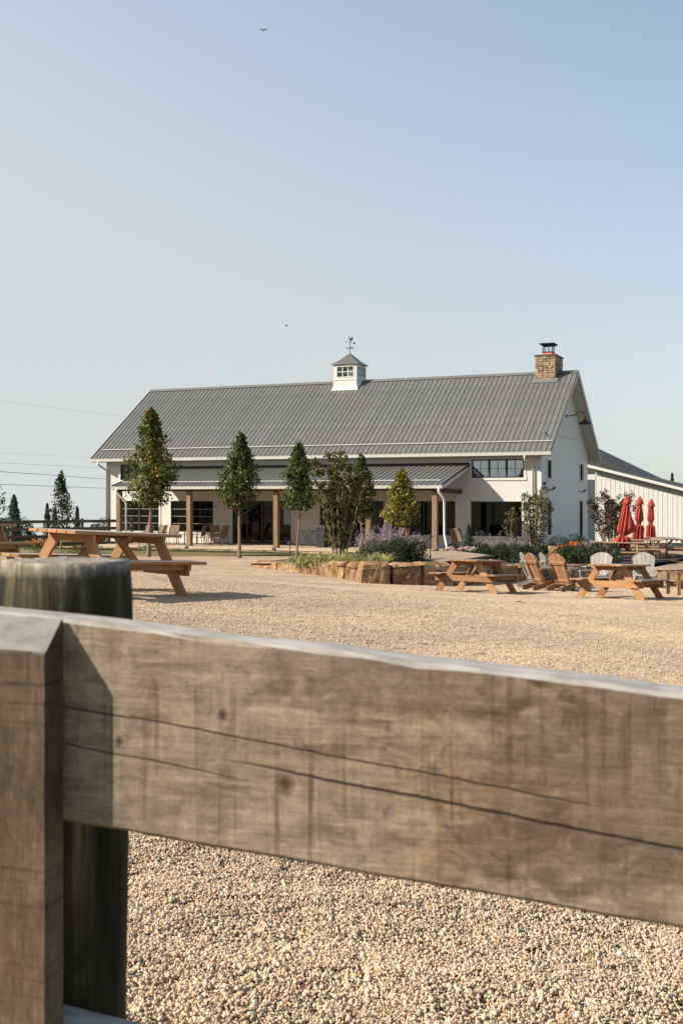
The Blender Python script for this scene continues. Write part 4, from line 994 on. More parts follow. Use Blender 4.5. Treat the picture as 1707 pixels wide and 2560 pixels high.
tree('ornamental_pear', 'upright green tree with slim pale trunk before the sliding door', bx(597, 47.5), 47.5, 5.50, 2.10, 1.06, 6600, .13, G_DARK, .075, (.17, 0), .27, GT)
tree('ornamental_pear', 'narrow dark green tree beside the slate bin', bx(744, 45.5), 45.5, 5.0, 2.05, .80, 4600, .12, G_DARK, .05, (.13, 0), .25, GT)
tree('ornamental_pear', 'dense dark tree behind the many-stemmed shrub in the planter', bx(902, 43.0), 43.0, 4.35, 1.75, .60, 4300, .11, G_DARK, .05, (.05, 0), .4, GT)
tree('ornamental_pear', 'small yellowing tree behind the purple flower spikes', bx(1003, 44.5), 44.5, 3.80, 1.50, .78, 3800, .115, G_YEL, .045, (.02, 0), .24, GT, taper=.8)
G_BACK = [(5, (.028, .04, .013)), (4, (.04, .055, .016)), (1.5, (.07, .085, .022))]
tree('maple_tree', 'sparse young tree standing alone by the far fence', bx(155, 55.0), 55.0, 4.0, 1.05, .72, 1700, .12, G_BACK, .04, (0, 0), .28, 'trees by the far fence', density_gap=.75)
tree('maple_tree', 'loose young tree cut off by the picture edge near the far fence', bx(-28, 50.0), 50.0, 3.7, 1.0, 1.0, 1500, .13, G_BACK, .045, (0, 0), .35, 'trees by the far fence', density_gap=.9)

def stemmy(name, label, x, y, z, stems, height, spread, leaves, lsize, pal, bark='bark_pale', cat='shrub', low=.12, stem_r=.014, tipw=1.0, lean=(0, 0)):
    root = empty(name, (x, y, z)); tag(root, label, cat); mb = MB(); C = []
    for k in range(stems):
        an = k * 2.4 + random.uniform(-.4, .4); r = spread * math.sqrt((k + .5) / stems) * random.uniform(.75, 1.1); hh = height * random.uniform(.72, 1.0) * (1 - .18 * (r / spread) ** 2)
        b = Vector((math.cos(an) * r * .22, math.sin(an) * r * .22, -.05)); t = Vector((math.cos(an) * r + lean[0], math.sin(an) * r + lean[1], hh))
        m_ = b.lerp(t, .5) + Vector((random.uniform(-.08, .08), random.uniform(-.08, .08), .05))
        path = [b, b.lerp(m_, .5) + Vector((random.uniform(-.03, .03), 0, 0)), m_, m_.lerp(t, .5) + Vector((random.uniform(-.04, .04), 0, 0)), t]
        mb.tube(path, [stem_r, stem_r * .85, stem_r * .65, stem_r * .4, .003], 6)
        for j in range(12):
            s = low + (1 - low) * (j + random.random()) / 12; q = path[min(int(s * 4), 3)].lerp(path[min(int(s * 4), 3) + 1], s * 4 - int(min(s * 4, 3)))
            sa = random.uniform(0, 6.28); sl = random.uniform(.08, .30) * spread * (1.1 - .5 * s); e = q + Vector((math.cos(sa) * sl, math.sin(sa) * sl, sl * random.uniform(.5, 1.2)))
            mb.tube([q, e], [.005, .002], 4, False)
            for u in (.45, .8, 1.0): C.append((*q.lerp(e, u), .4 + tipw * s))
    mb.build('stem', M[bark], root)
    C = np.array(C); w = C[:, 3] / C[:, 3].sum(); i = rng.choice(len(C), leaves, p=w); P = C[i, :3] + rng.normal(scale=.055, size=(leaves, 3)); P = P[P[:, 2] > .1]
    crown = bpy.data.objects.new('crown', leaf_mesh('crown', P, lsize * rng.uniform(.7, 1.25, len(P)), pick_colors(len(P), pal, .35), M['leaf'], None, .5, .3)); link(crown, root)
    return root
G_MAG = [(5, (.095, .095, .026)), (3, (.16, .145, .042)), (2.5, (.045, .047, .015)), (.7, (.22, .15, .05))]
x, y = bx(848, 39.5), 39.5
stemmy('magnolia_shrub', 'tall many-stemmed shrub with pale stems in the stone planter', x, y, soil_a(x, y), 19, 4.05, 1.0, 7600, .115, G_MAG, low=.10, stem_r=.02, tipw=1.8)
x, y = bx(1335, 46.5), 46.5
stemmy('magnolia_shrub', 'airy many-stemmed shrub at the front corner of the barn', x, y, .36, 16, 2.85, .82, 3400, .095, G_MAG, low=.10, stem_r=.018, lean=(.08, 0))
x, y = bx(1280, 46.0), 46.0
stemmy('magnolia_shrub', 'short leafy sapling before the lower corner window', x, y, .36, 5, 1.95, .36, 800, .09, G_MAG, low=.25, stem_r=.012)
G_PLUM = [(5, (.055, .038, .03)), (3, (.075, .055, .035)), (2, (.045, .05, .02)), (1, (.12, .075, .05))]
x, y = bx(1528, 50.0), 50.0
stemmy('plum_tree', 'dark purple-leaved small tree before the metal shed', x, y, .3, 20, 2.75, 1.4, 5200, .10, G_PLUM, bark='bark', cat='tree', low=.22, stem_r=.028)

def conifer(name, label, x, y, z, h, r, n, pal, group=None, cat='tree', ls=.12, spire=1.0, sprig=True):
    root = empty(name, (x, y, z)); tag(root, label, cat, group); MB().tube([(0, 0, -.2), (0, 0, h * .9)], [r * .10, .01], 7).build('trunk', M['bark'], root)
    t = rng.uniform(0, 1, n) ** 1.25; an = rng.uniform(0, 6.28, n); lay = .80 + .20 * np.sin(t * 40 + 3 * np.sin(an * 3 + x)); rr = r * ((1 - t) ** spire) * lay * np.sqrt(rng.uniform(.15, 1, n)) + .02
    P = np.stack([np.cos(an) * rr, np.sin(an) * rr, t * h * .97 + .04 * h - rr * .25], 1)
    nr = np.stack([np.cos(an), np.sin(an), np.full(n, .5)], 1)
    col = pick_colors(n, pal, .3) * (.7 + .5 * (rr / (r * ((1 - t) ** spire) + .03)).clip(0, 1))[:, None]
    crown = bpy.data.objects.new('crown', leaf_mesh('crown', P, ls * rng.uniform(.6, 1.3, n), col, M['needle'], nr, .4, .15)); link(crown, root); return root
G_SPR = [(4, (.022, .036, .022)), (3, (.032, .048, .028)), (1, (.05, .065, .035))]
GC = 'conifers beyond the far fence'
def far_z(d, py_top, h): return EYE - (py_top - 1243) / FPX * d - h
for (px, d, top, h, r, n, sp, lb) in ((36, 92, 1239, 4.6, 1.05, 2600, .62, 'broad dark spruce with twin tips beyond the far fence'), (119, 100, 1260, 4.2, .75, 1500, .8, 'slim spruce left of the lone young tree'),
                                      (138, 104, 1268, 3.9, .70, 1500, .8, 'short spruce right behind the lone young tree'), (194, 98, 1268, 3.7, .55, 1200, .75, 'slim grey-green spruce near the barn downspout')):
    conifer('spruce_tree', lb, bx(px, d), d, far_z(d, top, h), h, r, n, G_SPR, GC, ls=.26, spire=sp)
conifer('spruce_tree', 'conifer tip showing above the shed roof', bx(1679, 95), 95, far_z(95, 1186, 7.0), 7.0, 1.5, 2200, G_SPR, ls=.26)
def bushy(name, label, x, y, z, rx, ry, h, n, ls, pal, mat='leaf', cat='shrub', group=None, flat=1.0, lumps=7):
    root = empty(name, (x, y, z)); tag(root, label, cat, group)
    L = rng.normal(size=(lumps, 3)); L /= np.linalg.norm(L, axis=1)[:, None]; L[:, 2] = np.abs(L[:, 2]); Lr = rng.uniform(.30, .5, lumps); L = np.vstack([[0, 0, .35], L * .62]); Lr = np.append(.62, Lr)
    i = rng.choice(len(L), n, p=Lr ** 2 / (Lr ** 2).sum()); d = rng.normal(size=(n, 3)); d /= np.linalg.norm(d, axis=1)[:, None]
    q = L[i] + d * (Lr[i] * rng.uniform(.72, 1.04, n))[:, None]; q = q[q[:, 2] > -.05]; d = d[:len(q)]
    P = q * np.array([rx, ry, h / 1.02]); i2 = i[:len(q)]
    shade = rng.uniform(.7, 1.25, len(L))
    mb = MB(); mb.tube([(0, 0, -.15), (0, 0, h * .5)], [.03 * rx + .02, .015], 6); mb.build('stem', M['bark'], root)
    crown = bpy.data.objects.new('crown', leaf_mesh('crown', P, ls * rng.uniform(.7, 1.3, len(P)), pick_colors(len(P), pal, .3) * shade[rng.integers(0, len(L), len(P))][:, None] ** .6, M[mat], P - np.array([0, 0, h * .3]), .6, .3)); link(crown, root)
    return root
# distant round trees low on the skyline
for (px, d, top, h, r, lb) in ((10, 160, 1292, 6, 6, 'far grey-green tree low behind the broad spruce'), (62, 150, 1287, 6, 4.5, 'far round tree right of the broad spruce'), (250, 170, 1298, 6, 5.5, 'far round tree beside the barn corner')):
    bushy('far_tree', lb, bx(px, d), d, far_z(d, top, h), r * .6, r * .6, h, 1500, .55, [(3, (.05, .065, .035)), (2, (.07, .085, .05))], cat='tree', group='far trees on the skyline')

G_BOX = [(5, (.028, .045, .014)), (4, (.042, .062, .018)), (1.5, (.07, .09, .03))]
GB = 'clipped boxwoods in the beds'
i = 0
for (px, d, w, h, lb) in ((935, 32.3, .70, .80, 'boxwood under the purple spikes, nearest the liriope'), (985, 31.6, .70, .84, 'boxwood in the middle of the stone planter'), (1028, 31.8, .58, .80, 'boxwood at the path end of the stone planter')):
    x, y = bx(px, d), d; bushy('boxwood', lb, x, y, soil_a(x, y) - .05, w, w, h, 4200, .05, G_BOX, group=GB)
for (px, d, w, h, lb) in ((1208, 37.5, .50, .68, 'boxwood nearest the path in the corner bed'), (1250, 37.2, .52, .70, 'boxwood under the faded sage'), (1290, 37.0, .52, .72, 'boxwood behind the split sandstone block'), (1326, 37.3, .48, .64, 'boxwood behind the reddish chair'),
                          (1408, 36.6, .54, .70, 'boxwood below the orange flowers'), (1447, 36.4, .54, .72, 'boxwood between the orange flowers and the terrace'), (1490, 36.2, .54, .72, 'boxwood behind the pale fan-back chair'), (1530, 36.0, .48, .70, 'boxwood at the terrace end of the bed')):
    x, y = bx(px, d), d; bushy('boxwood', lb, x, y, soil_b(x, y) - .04, w, w, h, 3000, .05, G_BOX, group=GB)
for (px, d, w, h, lb) in ((1135, 45.5, .5, .42, 'low green shrub left of the small cone evergreen'), (1200, 45.2, .45, .50, 'low green shrub right of the small cone evergreen'), (1395, 45.5, .7, .75, 'dark loose shrub left of the side door'), (1440, 46.5, .75, .80, 'dark loose shrub below the side door'), (1360, 44.0, .4, .4, 'low shrub behind the boulder')):
    bushy('shrub', lb, bx(px, d), d, .33, w, w, h, 1500, .06, G_BOX, group='low shrubs by the barn wall')
conifer('cone_evergreen', 'small dark cone-shaped evergreen below the corner window', bx(1171, 46.2), 46.2, .33, 1.15, .36, 1800, G_SPR, cat='shrub', ls=.07, spire=.8)

def spikes(name, label, x, y, z, n, h, r, pal_f, pal_s, group, cat='perennial'):
    """loose clump of upright flowering stems"""
    root = empty(name, (x, y, z)); tag(root, label, cat, group)
    an = rng.uniform(0, 6.28, n); rr = r * np.sqrt(rng.uniform(0, 1, n)); b = np.stack([np.cos(an) * rr * .45, np.sin(an) * rr * .45, np.zeros(n)], 1)
    hh = h * rng.uniform(.6, 1.1, n) * (1 - .25 * rr / r); t = b + np.stack([np.cos(an) * rr * .75, np.sin(an) * rr * .75, hh], 1) + rng.normal(scale=.05, size=(n, 3)) * np.array([1, 1, .3])
    w = .006; d = np.stack([-np.sin(an), np.cos(an), np.zeros(n)], 1) * w
    V = np.stack([b - d, b + d, t], 1).reshape(-1, 3)
    o = bpy.data.objects.new('stems', raw_mesh('stems', V, np.arange(n * 3).reshape(-1, 3), np.repeat(pick_colors(n, pal_s, .2), 3, 0), M['leaf'])); link(o, root)
    k = 22; s = rng.uniform(.45, 1.02, (n, k)); P = (b[:, None] + (t - b)[:, None] * s[..., None]).reshape(-1, 3) + rng.normal(scale=.016, size=(n * k, 3))
    o = bpy.data.objects.new('blossom', leaf_mesh('blossom', P, .034 * rng.uniform(.6, 1.4, n * k), pick_colors(n * k, pal_f, .3), M['petal'])); link(o, root)
    k = 14; s = rng.uniform(.02, .55, (n, k)); P = (b[:, None] + (t - b)[:, None] * s[..., None]).reshape(-1, 3) + rng.normal(scale=.03, size=(n * k, 3))
    o = bpy.data.objects.new('foliage', leaf_mesh('foliage', P, .05 * rng.uniform(.6, 1.4, n * k), pick_colors(n * k, pal_s, .3), M['leaf'], None, .3)); link(o, root)
LAV = [(4, (.36, .27, .335)), (3, (.45, .36, .41)), (2, (.30, .20, .24)), (1.5, (.46, .37, .34))]
FADE = [(4, (.36, .28, .31)), (3, (.42, .34, .34)), (2, (.28, .21, .20))]
SAGE = [(3, (.10, .115, .05)), (2, (.15, .15, .075)), (1, (.07, .08, .035))]
GS = 'purple sage clumps'
for (px, d, h, r, pal, lb) in ((925, 33.0, 1.10, .42, LAV, 'purple sage clump nearest the many-stemmed shrub'), (968, 32.6, 1.12, .48, LAV, 'tall purple sage clump before the yellowing tree'), (1012, 32.2, .95, .46, LAV, 'purple sage clump leaning towards the path')):
    x, y = bx(px, d), d; spikes('sage_clump', lb, x, y, soil_a(x, y), 115, h, r * 1.1, pal, SAGE, GS)
for (px, d, h, r, pal, lb) in ((1235, 41.0, .80, .42, FADE, 'faded mauve sage clump left of the corner shrub'), (1280, 41.0, .78, .42, FADE, 'faded mauve sage clump under the corner shrub'), (1478, 38.5, .75, .42, FADE, 'faded mauve sage clump by the terrace table'), (1512, 38.0, .70, .40, FADE, 'faded mauve sage clump behind the pale fan-back chair')):
    x, y = bx(px, d), d; spikes('sage_clump', lb, x, y, soil_b(x, y), 120, h, r, pal, SAGE, GS)
def arching(name, label, x, y, z, n, L, pal, group):
    root = empty(name, (x, y, z)); tag(root, label, 'grass clump', group); V = []; Fc = []; an = rng.uniform(0, 6.28, n); ln = L * rng.uniform(.6, 1.15, n); el = rng.uniform(.5, 1.35, n)
    for k in range(n):
        d = np.array([math.cos(an[k]), math.sin(an[k])]); s = np.array([-d[1], d[0]]); p = np.array([d[0] * .04, d[1] * .04, 0.]); a = el[k]; o = len(V)
        for j in range(5):
            w = .015 * (1 - (j / 4.6) ** 2)
            V += [(p[0] - s[0] * w, p[1] - s[1] * w, p[2]), (p[0] + s[0] * w, p[1] + s[1] * w, p[2])]
            p = p + np.array([d[0] * math.cos(a), d[1] * math.cos(a), math.sin(a)]) * ln[k] / 4; a -= .42
        for j in range(4): Fc.append((o + 2*j, o + 2*j + 1, o + 2*j + 3, o + 2*j + 2))
    col = np.repeat(pick_colors(n, pal, .25), 10, 0)
    o = bpy.data.objects.new('blades', raw_mesh('blades', np.array(V), np.array(Fc), col, M['leaf'])); link(o, root)
LIR = [(3, (.26, .28, .075)), (4, (.42, .40, .16)), (3, (.58, .53, .30)), (2, (.11, .13, .035))]
k = 0; WHERE = ['at the left tip of the planter', 'second from the left tip of the planter', 'third from the left tip of the planter', 'below the narrow tree', 'left of the pale shrub stems', 'before the pale shrub stems', 'right of the pale shrub stems', 'left of the boxwoods', 'before the first boxwood', 'behind the peaked stone', 'next to the peaked stone', 'nearest the path in the planter']
for (px, d) in ((742, 35.0), (762, 34.2), (785, 33.8), (803, 33.6), (822, 33.2), (842, 32.9), (862, 32.6), (882, 32.2), (902, 31.8), (922, 30.9), (941, 30.3), (960, 29.9)):
    d += .35; x, y = bx(px, d), d; arching('liriope_clump', 'arching yellow-green liriope clump ' + WHERE[k], x, y, soil_a(x, y) - .02, 110, .66, LIR, 'liriope clumps along the planter edge'); k += 1
def flowers(name, label, x, y, z, rx, h, n, fs, pal, leafpal, heads):
    root = empty(name, (x, y, z)); tag(root, label, 'flowers')
    P = np.stack([rng.normal(scale=rx * .5, size=n), rng.normal(scale=rx * .35, size=n), rng.uniform(0, h * .85, n)], 1)
    link(bpy.data.objects.new('foliage', leaf_mesh('foliage', P, .06 * rng.uniform(.6, 1.3, n), pick_colors(n, leafpal, .3), M['leaf'])), root)
    Q = np.stack([rng.normal(scale=rx * .5, size=heads), rng.normal(scale=rx * .35, size=heads), rng.uniform(h * .7, h * 1.1, heads)], 1); k = 9
    P = np.repeat(Q, k, 0) + rng.normal(scale=fs * .35, size=(heads * k, 3)); col = np.repeat(pick_colors(heads, pal, .15), k, 0) * rng.uniform(.8, 1.2, (heads * k, 1))
    link(bpy.data.objects.new('blossom', leaf_mesh('blossom', P, fs * rng.uniform(.6, 1.0, heads * k), col, M['petal'], None, .8)), root)
flowers('pink_flowers', 'low pink and white flowers beside the porch downspout', bx(1140, 43.5), 43.5, .30, .75, .34, 700, .07, [(2, (.62, .40, .45)), (2, (.72, .62, .62)), (1, (.48, .22, .28))], G_BOX + [(4, (.20, .12, .06))], 40)
flowers('pink_flowers', 'low pale flowers just right of the downspout foot', bx(1178, 42.5), 42.5, .30, .5, .36, 500, .07, [(2, (.66, .45, .52)), (2, (.75, .68, .68))], G_BOX, 22)
flowers('orange_flowers', 'bright orange flowers behind the chairs', bx(1405, 38.5), 38.5, .45, .30, .48, 350, .085, [(3, (.75, .17, .05)), (2, (.80, .28, .10))], G_BOX, 9)
flowers('orange_flowers', 'bright orange flowers further right, below the side door', bx(1433, 38.8), 38.8, .45, .34, .55, 350, .085, [(3, (.75, .17, .05)), (2, (.80, .28, .10))], G_BOX, 12)
flowers('orange_flowers', 'dark mound of orange flowers at the foot of the far fence', bx(96, 52), 52, g(bx(96, 52), 52), .5, .55, 500, .10, [(3, (.55, .16, .03)), (2, (.60, .25, .06))], G_BOX, 14)
flowers('orange_flowers', 'small row of rusty flowers on the lawn before the porch', bx(200, 51), 51, g(bx(200, 51), 51), .8, .35, 500, .09, [(3, (.40, .12, .05)), (2, (.5, .2, .08))], G_BOX, 16)
root = empty('coneflower', (bx(1235, 42.2), 42.2, .33)); tag(root, 'dark dried coneflower heads on thin stems below the corner window', 'flowers')
for k in range(9):
    a, b, h = rng.uniform(-.75, .75), rng.uniform(-.2, .2), rng.uniform(.75, 1.05)
    MB().tube([(a * .9, b, 0), (a, b, h)], .008, 5).build('stem', M['bark'], root); MB().lathe([(.01, -.03), (.06, -.01), (.05, .03), (.015, .06)], 8).build('seed_head', M['iron'], root, (a, b, h))
p0 = (bx(1366, 38.5), 38.5); p1 = (bx(1396, 38.5), 38.4)
root = empty('boulder', (*p0, .4)); tag(root, 'reddish sandstone boulder in the bed behind the chairs', 'boulder'); bpy.context.view_layer.update()
o = rough_block('rock', p0, p1, .35, .48, .48, .90, .86, M['sandstone'], root, 77, .05, 6, 4, back=(9, 45)); o.matrix_parent_inverse = root.matrix_basis.inverted()

# ------------------------------------------------------------------ picnic tables
def picnic_table(mat):
    root = bpy.data.objects.new('picnic_table', None); COL.objects.link(root)
    L, Hh = 1.83, .75; bw = .14; gap = .0085
    for k in range(5): yk = (k - 2) * (bw + gap); beam('top_plank', (-L/2, yk, Hh - .019), (L/2, yk, Hh - .019), bw, .038, mat, root)
    for s in (-1, 1):
        for k in range(2): yk = s * (.565 + k * (bw + gap)); beam('seat_plank', (-L/2, yk, .44 - .019), (L/2, yk, .44 - .019), bw, .038, mat, root)
        yk = s * .64
        beam('seat_rail', (-.40, yk + s * .03, .44 - .075), (.74, yk + s * .03, .44 - .075), .036, .07, mat, root)
    for s in (-1, 1):
        xx = s * .60
        beam('top_support', (xx - s * .001, -.36, Hh - .038 - .045), (xx - s * .001, .36, Hh - .038 - .045), .038, .088, mat, root)
        beam('seat_support', (xx + s * .039, -.735, .44 - .038 - .07), (xx + s * .039, .735, .44 - .038 - .07), .038, .138, mat, root)
        for t in (-1, 1): beam('leg', (xx, t * .70, .0), (xx, t * .235, Hh - .04), .038, .138, mat, root, up=(0, 1, 0))
        beam('brace', (xx * .93, 0, .335), (s * .14, 0, Hh - .05), .07, .07, mat, root, up=(0, 1, 0))
    beam('centre_cleat', (0, -.34, Hh - .06), (0, .34, Hh - .06), .07, .04, mat, root)
    return root
tab0 = picnic_table(M['cedar'])
def place(o, x, y, yaw, label, z=None, group='cedar picnic tables', cat='picnic table'):
    o.location = (x, y, g(x, y) if z is None else z); o.rotation_euler = slope_rot(x, y, yaw) if z is None else (0, 0, yaw); tag(o, label, cat, group); return o
place(tab0, -2.81, 13.32, R(58.5), 'large cedar picnic table nearest the foreground fence post')
tabA_extra = (R(1.0), 0)
place(copy_tree(tab0), 3.06, 25.5, R(61), 'cedar picnic table before the shaded planter stones')
place(copy_tree(tab0), 5.97, 24.05, R(56), 'cedar picnic table before the fan-back chairs')
place(copy_tree(tab0), -6.45, 18.9, R(58), 'cedar picnic table cut off by the picture edge behind the large one')
TERR = 'picnic tables on the terrace'
tb0 = picnic_table(M['cedar_aged'])
TT = [(bx(1545, 38.0), 38.0, 'terrace picnic table under the leaning red umbrella'), (bx(1588, 40.3), 40.3, 'terrace picnic table under the middle red umbrella'), (bx(1624, 42.6), 42.6, 'terrace picnic table under the third red umbrella'), (bx(1690, 41.0), 41.0, 'shaded terrace picnic table at the picture edge')]
for k, (x, y, lb) in enumerate(TT): place(tb0 if k == 0 else copy_tree(tb0), x, y, R(-14), lb, .335, TERR)

# closed umbrellas
def umbrella(x, y, label, top, bottom, lean, tie, seed, wide=1.0, sag=0.0):
    """furled canopy: folds gathered at the tie, a cap above"""
    root = empty('patio_umbrella', (x, y, .335)); tag(root, label, 'umbrella', 'closed red patio umbrellas')
    h0, h1 = bottom, top
    pole = MB().tube([(0, 0, .02), (lean * .55, 0, 1.1), (lean, 0, h1 + .05)], .022, 10).build('pole', M['iron'], root, smooth=True)
    MB().lathe([(.26, .0), (.26, .04), (.06, .07), (.04, .22)], 18).build('base', M['iron'], root)
    rs = random.Random(seed); n, m = 48, 26; mb = MB(); ph = rs.uniform(0, 6.28)
    for j in range(m + 1):
        t = j / m; z = h1 - (h1 - h0) * t
        body = .035 + .135 * math.sin(min(t / .62, 1) * math.pi * .62) if t < tie else None
        r = (.05 + .10 * (t / tie) ** .7) * wide if t < tie else (.15 - .07 * math.exp(-((t - tie) / .05) ** 2) + .05 * (t - tie)) * wide
        r *= 1 - .55 * math.exp(-((t - tie) / .055) ** 2)
        cx_ = lean * (z / h1); drop = sag * max(0, (t - .25)) * 1.0
        for k in range(n):
            a = 2 * math.pi * k / n
            fold = 1 + (.20 + .25 * t) * math.sin(8 * a + ph + 1.2 * math.sin(3 * t + a)) + .10 * math.sin(3 * a + 5 * t + seed)
            bul = 1 + sag * 2.6 * max(0, math.cos(a - .2)) * math.exp(-((t - .58) / .22) ** 2)
            zz = z - (.10 * math.sin(4 * a + ph) + .06 * math.sin(8 * a)) * (t ** 4) - .12 * sag * bul * t
            mb.v.append((cx_ + r * fold * bul * math.cos(a), r * fold * bul * math.sin(a), zz))
    for j in range(m):
        for k in range(n): a = j * n + k; b = j * n + (k + 1) % n; mb.f.append((a, b, b + n, a + n))
    can = mb.build('canopy', M['canvas'], root, smooth=True)
    mb = MB(); prof = [(.012, h1 + .07), (.05, h1 + .03), (.10, h1 - .08), (.14, h1 - .20), (.125, h1 - .22)]
    b0 = 0
    for r, z in prof:
        for k in range(24): a = 2 * math.pi * k / 24; rr = r * (1 + .10 * math.sin(4 * a + ph)); mb.v.append((lean * z / h1 + rr * math.cos(a), rr * math.sin(a), z + .02 * math.sin(4 * a)))
    for j in range(len(prof) - 1):
        for k in range(24): a = j * 24 + k; b = j * 24 + (k + 1) % 24; mb.f.append((a, b, b + 24, a + 24))
    mb.build('cap', M['canvas'], can, smooth=True)
    zt = h1 - (h1 - h0) * tie; mb = MB()
    mb.tube([(lean * zt / h1 + .085 * math.cos(a), .085 * math.sin(a), zt) for a in np.linspace(0, 6.28, 14)], .015, 5); mb.build('strap', M['canvas'], can)
umbrella(TT[0][0], TT[0][1], 'leaning red umbrella with half-loose canopy, nearest of the three', 2.25, .62, .30, .74, 3, 1.15, .42)
umbrella(TT[1][0], TT[1][1], 'middle red umbrella, tightly tied and twisted', 2.22, .72, .16, .58, 5, .86, .10)
umbrella(TT[2][0], TT[2][1], 'third red umbrella with smooth canopy nearest the picture edge', 2.12, .66, .04, .56, 9, .82, 0)

# ------------------------------------------------------------------ fan-back chairs
def fan_chair(mat):
    """faces +X: the back leans towards -X"""
    root = bpy.data.objects.new('fan_back_chair', None); COL.objects.link(root)
    for s in (-1, 1):
        beam('stringer', (-.52, s * .265, .06), (.44, s * .265, .335), .028, .13, mat, root)
        beam('front_leg', (.36, s * .295, .0), (.36, s * .295, .535), .09, .03, mat, root, up=(0, 1, 0))
        beam('arm', (-.36, s * .335, .55), (.46, s * .335, .565), .13, .024, mat, root)
        beam('arm_support', (-.18, s * .285, .20), (-.34, s * .285, .54), .07, .026, mat, root, up=(0, 1, 0))
    for k in range(6): t = k / 5; xx = .42 - .60 * t; beam('seat_slat', (xx, -.28, .355 - .165 * t), (xx, .28, .355 - .165 * t), .085, .02, mat, root, up=(.27, 0, 1))
    lean = Vector((-.42, 0, .91)).normalized(); b0 = Vector((-.16, 0, .17)); nrm = Vector((.91, 0, .42)).normalized()
    def crest(yy): return .85 - 1.15 * yy * yy - 6.0 * yy ** 4
    for k in range(5):
        yb = (k - 2) * .088; yt = (k - 2) * .124; w0, w1 = .080, .116; mb = MB(); th = nrm * .018
        arc = [b0 + Vector((0, yb - w0/2, 0)), b0 + Vector((0, yb + w0/2, 0))] + [b0 + Vector((0, yt + w1/2 - w1 * q / 5, 0)) + lean * crest(yt + w1/2 - w1 * q / 5) for q in range(6)]
        mb.prism(arc, th); mb.build('back_slat', mat, root)
    for hh, w in ((.12, .46), (.60, .55)):
        c = b0 + lean * hh - nrm * .016; beam('back_rail', c - Vector((0, w/2, 0)), c + Vector((0, w/2, 0)), .075, .03, mat, root, up=nrm)
    for s in (-1, 1): beam('back_brace', b0 + lean * .02 - nrm * .045 + Vector((0, s * .21, 0)), b0 + lean * .62 - nrm * .045 + Vector((0, s * .25, 0)), .05, .028, mat, root, up=nrm)
    return root
GCH = 'fan-back wooden chairs around the fire pit'
cc = fan_chair(M['chair_wood']); cg = fan_chair(M['chair_shaded']); cw = fan_chair(M['chair_pale'])
CH = [(cc, 1364, 28.1, 20, 'reddish fan-back chair seen from behind beside the sandstone block'), (cc, 1424, 27.7, 30, 'reddish fan-back chair seen from behind next to the picnic table end'),
      (cg, 1347, 29.3, 4, 'grey fan-back chair left of the reddish chairs'), (cg, 1396, 29.3, 4, 'grey fan-back chair between the two reddish chairs'),
      (cw, 1496, 30.8, 248, 'pale sunlit fan-back chair facing us left of the umbrellas'), (cw, 1610, 30.6, 258, 'pale sunlit fan-back chair facing us below the umbrellas'), (cc, 1718, 26.6, 188, 'reddish fan-back chair cut off by the picture edge')]
used = set()
for (proto, px, d, yaw, lb) in CH:
    o = proto if proto not in used else copy_tree(proto); used.add(proto); x, y = bx(px, d), d; place(o, x, y, R(yaw), lb, None, GCH, 'chair')
x, y = bx(1457, 30.2), 30.2
st = empty('side_table', (x, y, g(x, y)), R(20)); tag(st, 'small pale wooden side table between the fan-back chairs', 'side table')
for k in range(4): beam('top_slat', (-.22, -.165 + k * .11, .47), (.22, -.165 + k * .11, .47), .10, .022, M['chair_pale'], st)
for a in (-.19, .19):
    for b in (-.17, .17): beam('leg', (a, b, 0), (a, b, .458), .06, .03, M['chair_pale'], st, up=(0, 1, 0))

# ------------------------------------------------------------------ porch furniture
def sling_chair():
    """faces +X"""
    root = bpy.data.objects.new('sling_chair', None); COL.objects.link(root)
    for s in (-.27, .27):
        MB().tube([(.26, s, 0), (.24, s, .38), (.20, s, .60), (-.05, s, .62), (-.24, s, .62)], .016, 7).build('side_frame', M['bronze'], root)
        MB().tube([(-.30, s, 0), (-.20, s, .36), (-.24, s, .62), (-.33, s, .88), (-.40, s, 1.0)], .016, 7).build('back_frame', M['bronze'], root)
    for nm, pr in (('seat_sling', [(.25, .40), (.05, .37), (-.16, .37), (-.21, .42)]), ('back_sling', [(-.21, .44), (-.26, .66), (-.34, .90), (-.39, .99)])):
        mb = MB()
        for a, b in pr: mb.v += [(a, -.26, b), (a, .26, b)]
        for i in range(len(pr) - 1): mb.f.append((2*i, 2*i+1, 2*i+3, 2*i+2))
        o = mb.build(nm, M['sling'], root); s_ = o.modifiers.new('s', 'SOLIDIFY'); s_.thickness = .012
    return root
sc0 = sling_chair(); DECK = .18; first = True
for (u, v, yaw, lb) in ((-19.9, -2.9, 265, 'brown sling chair by the first porch post, its back to us'), (-19.1, -2.9, 262, 'brown sling chair next to the first porch post, second from the post'), (-18.35, -2.9, 275, 'brown sling chair with its back to us left of the second post'),
                        (-17.1, -2.3, 190, 'brown sling chair partly hidden behind the second post'), (-15.9, -2.2, 170, 'brown sling chair just right of the second post'), (-16.6, -1.3, 95, 'brown sling chair against the wall behind the second post'), (-3.0, -2.9, 70, 'woven high-back chair beside the porch downspout'), (-5.9, -2.8, 265, 'sling chair behind the purple sage')):
    o = sc0 if first else copy_tree(sc0); first = False
    x, y = wpt(u, v); o.location = (x, y, DECK if u < -3.6 else .15); o.rotation_euler = (0, 0, R(yaw) - PSI); tag(o, lb, 'chair', 'sling chairs on the porch')
    if u == -3.0: o.scale = (1.15, 1.15, 1.05)
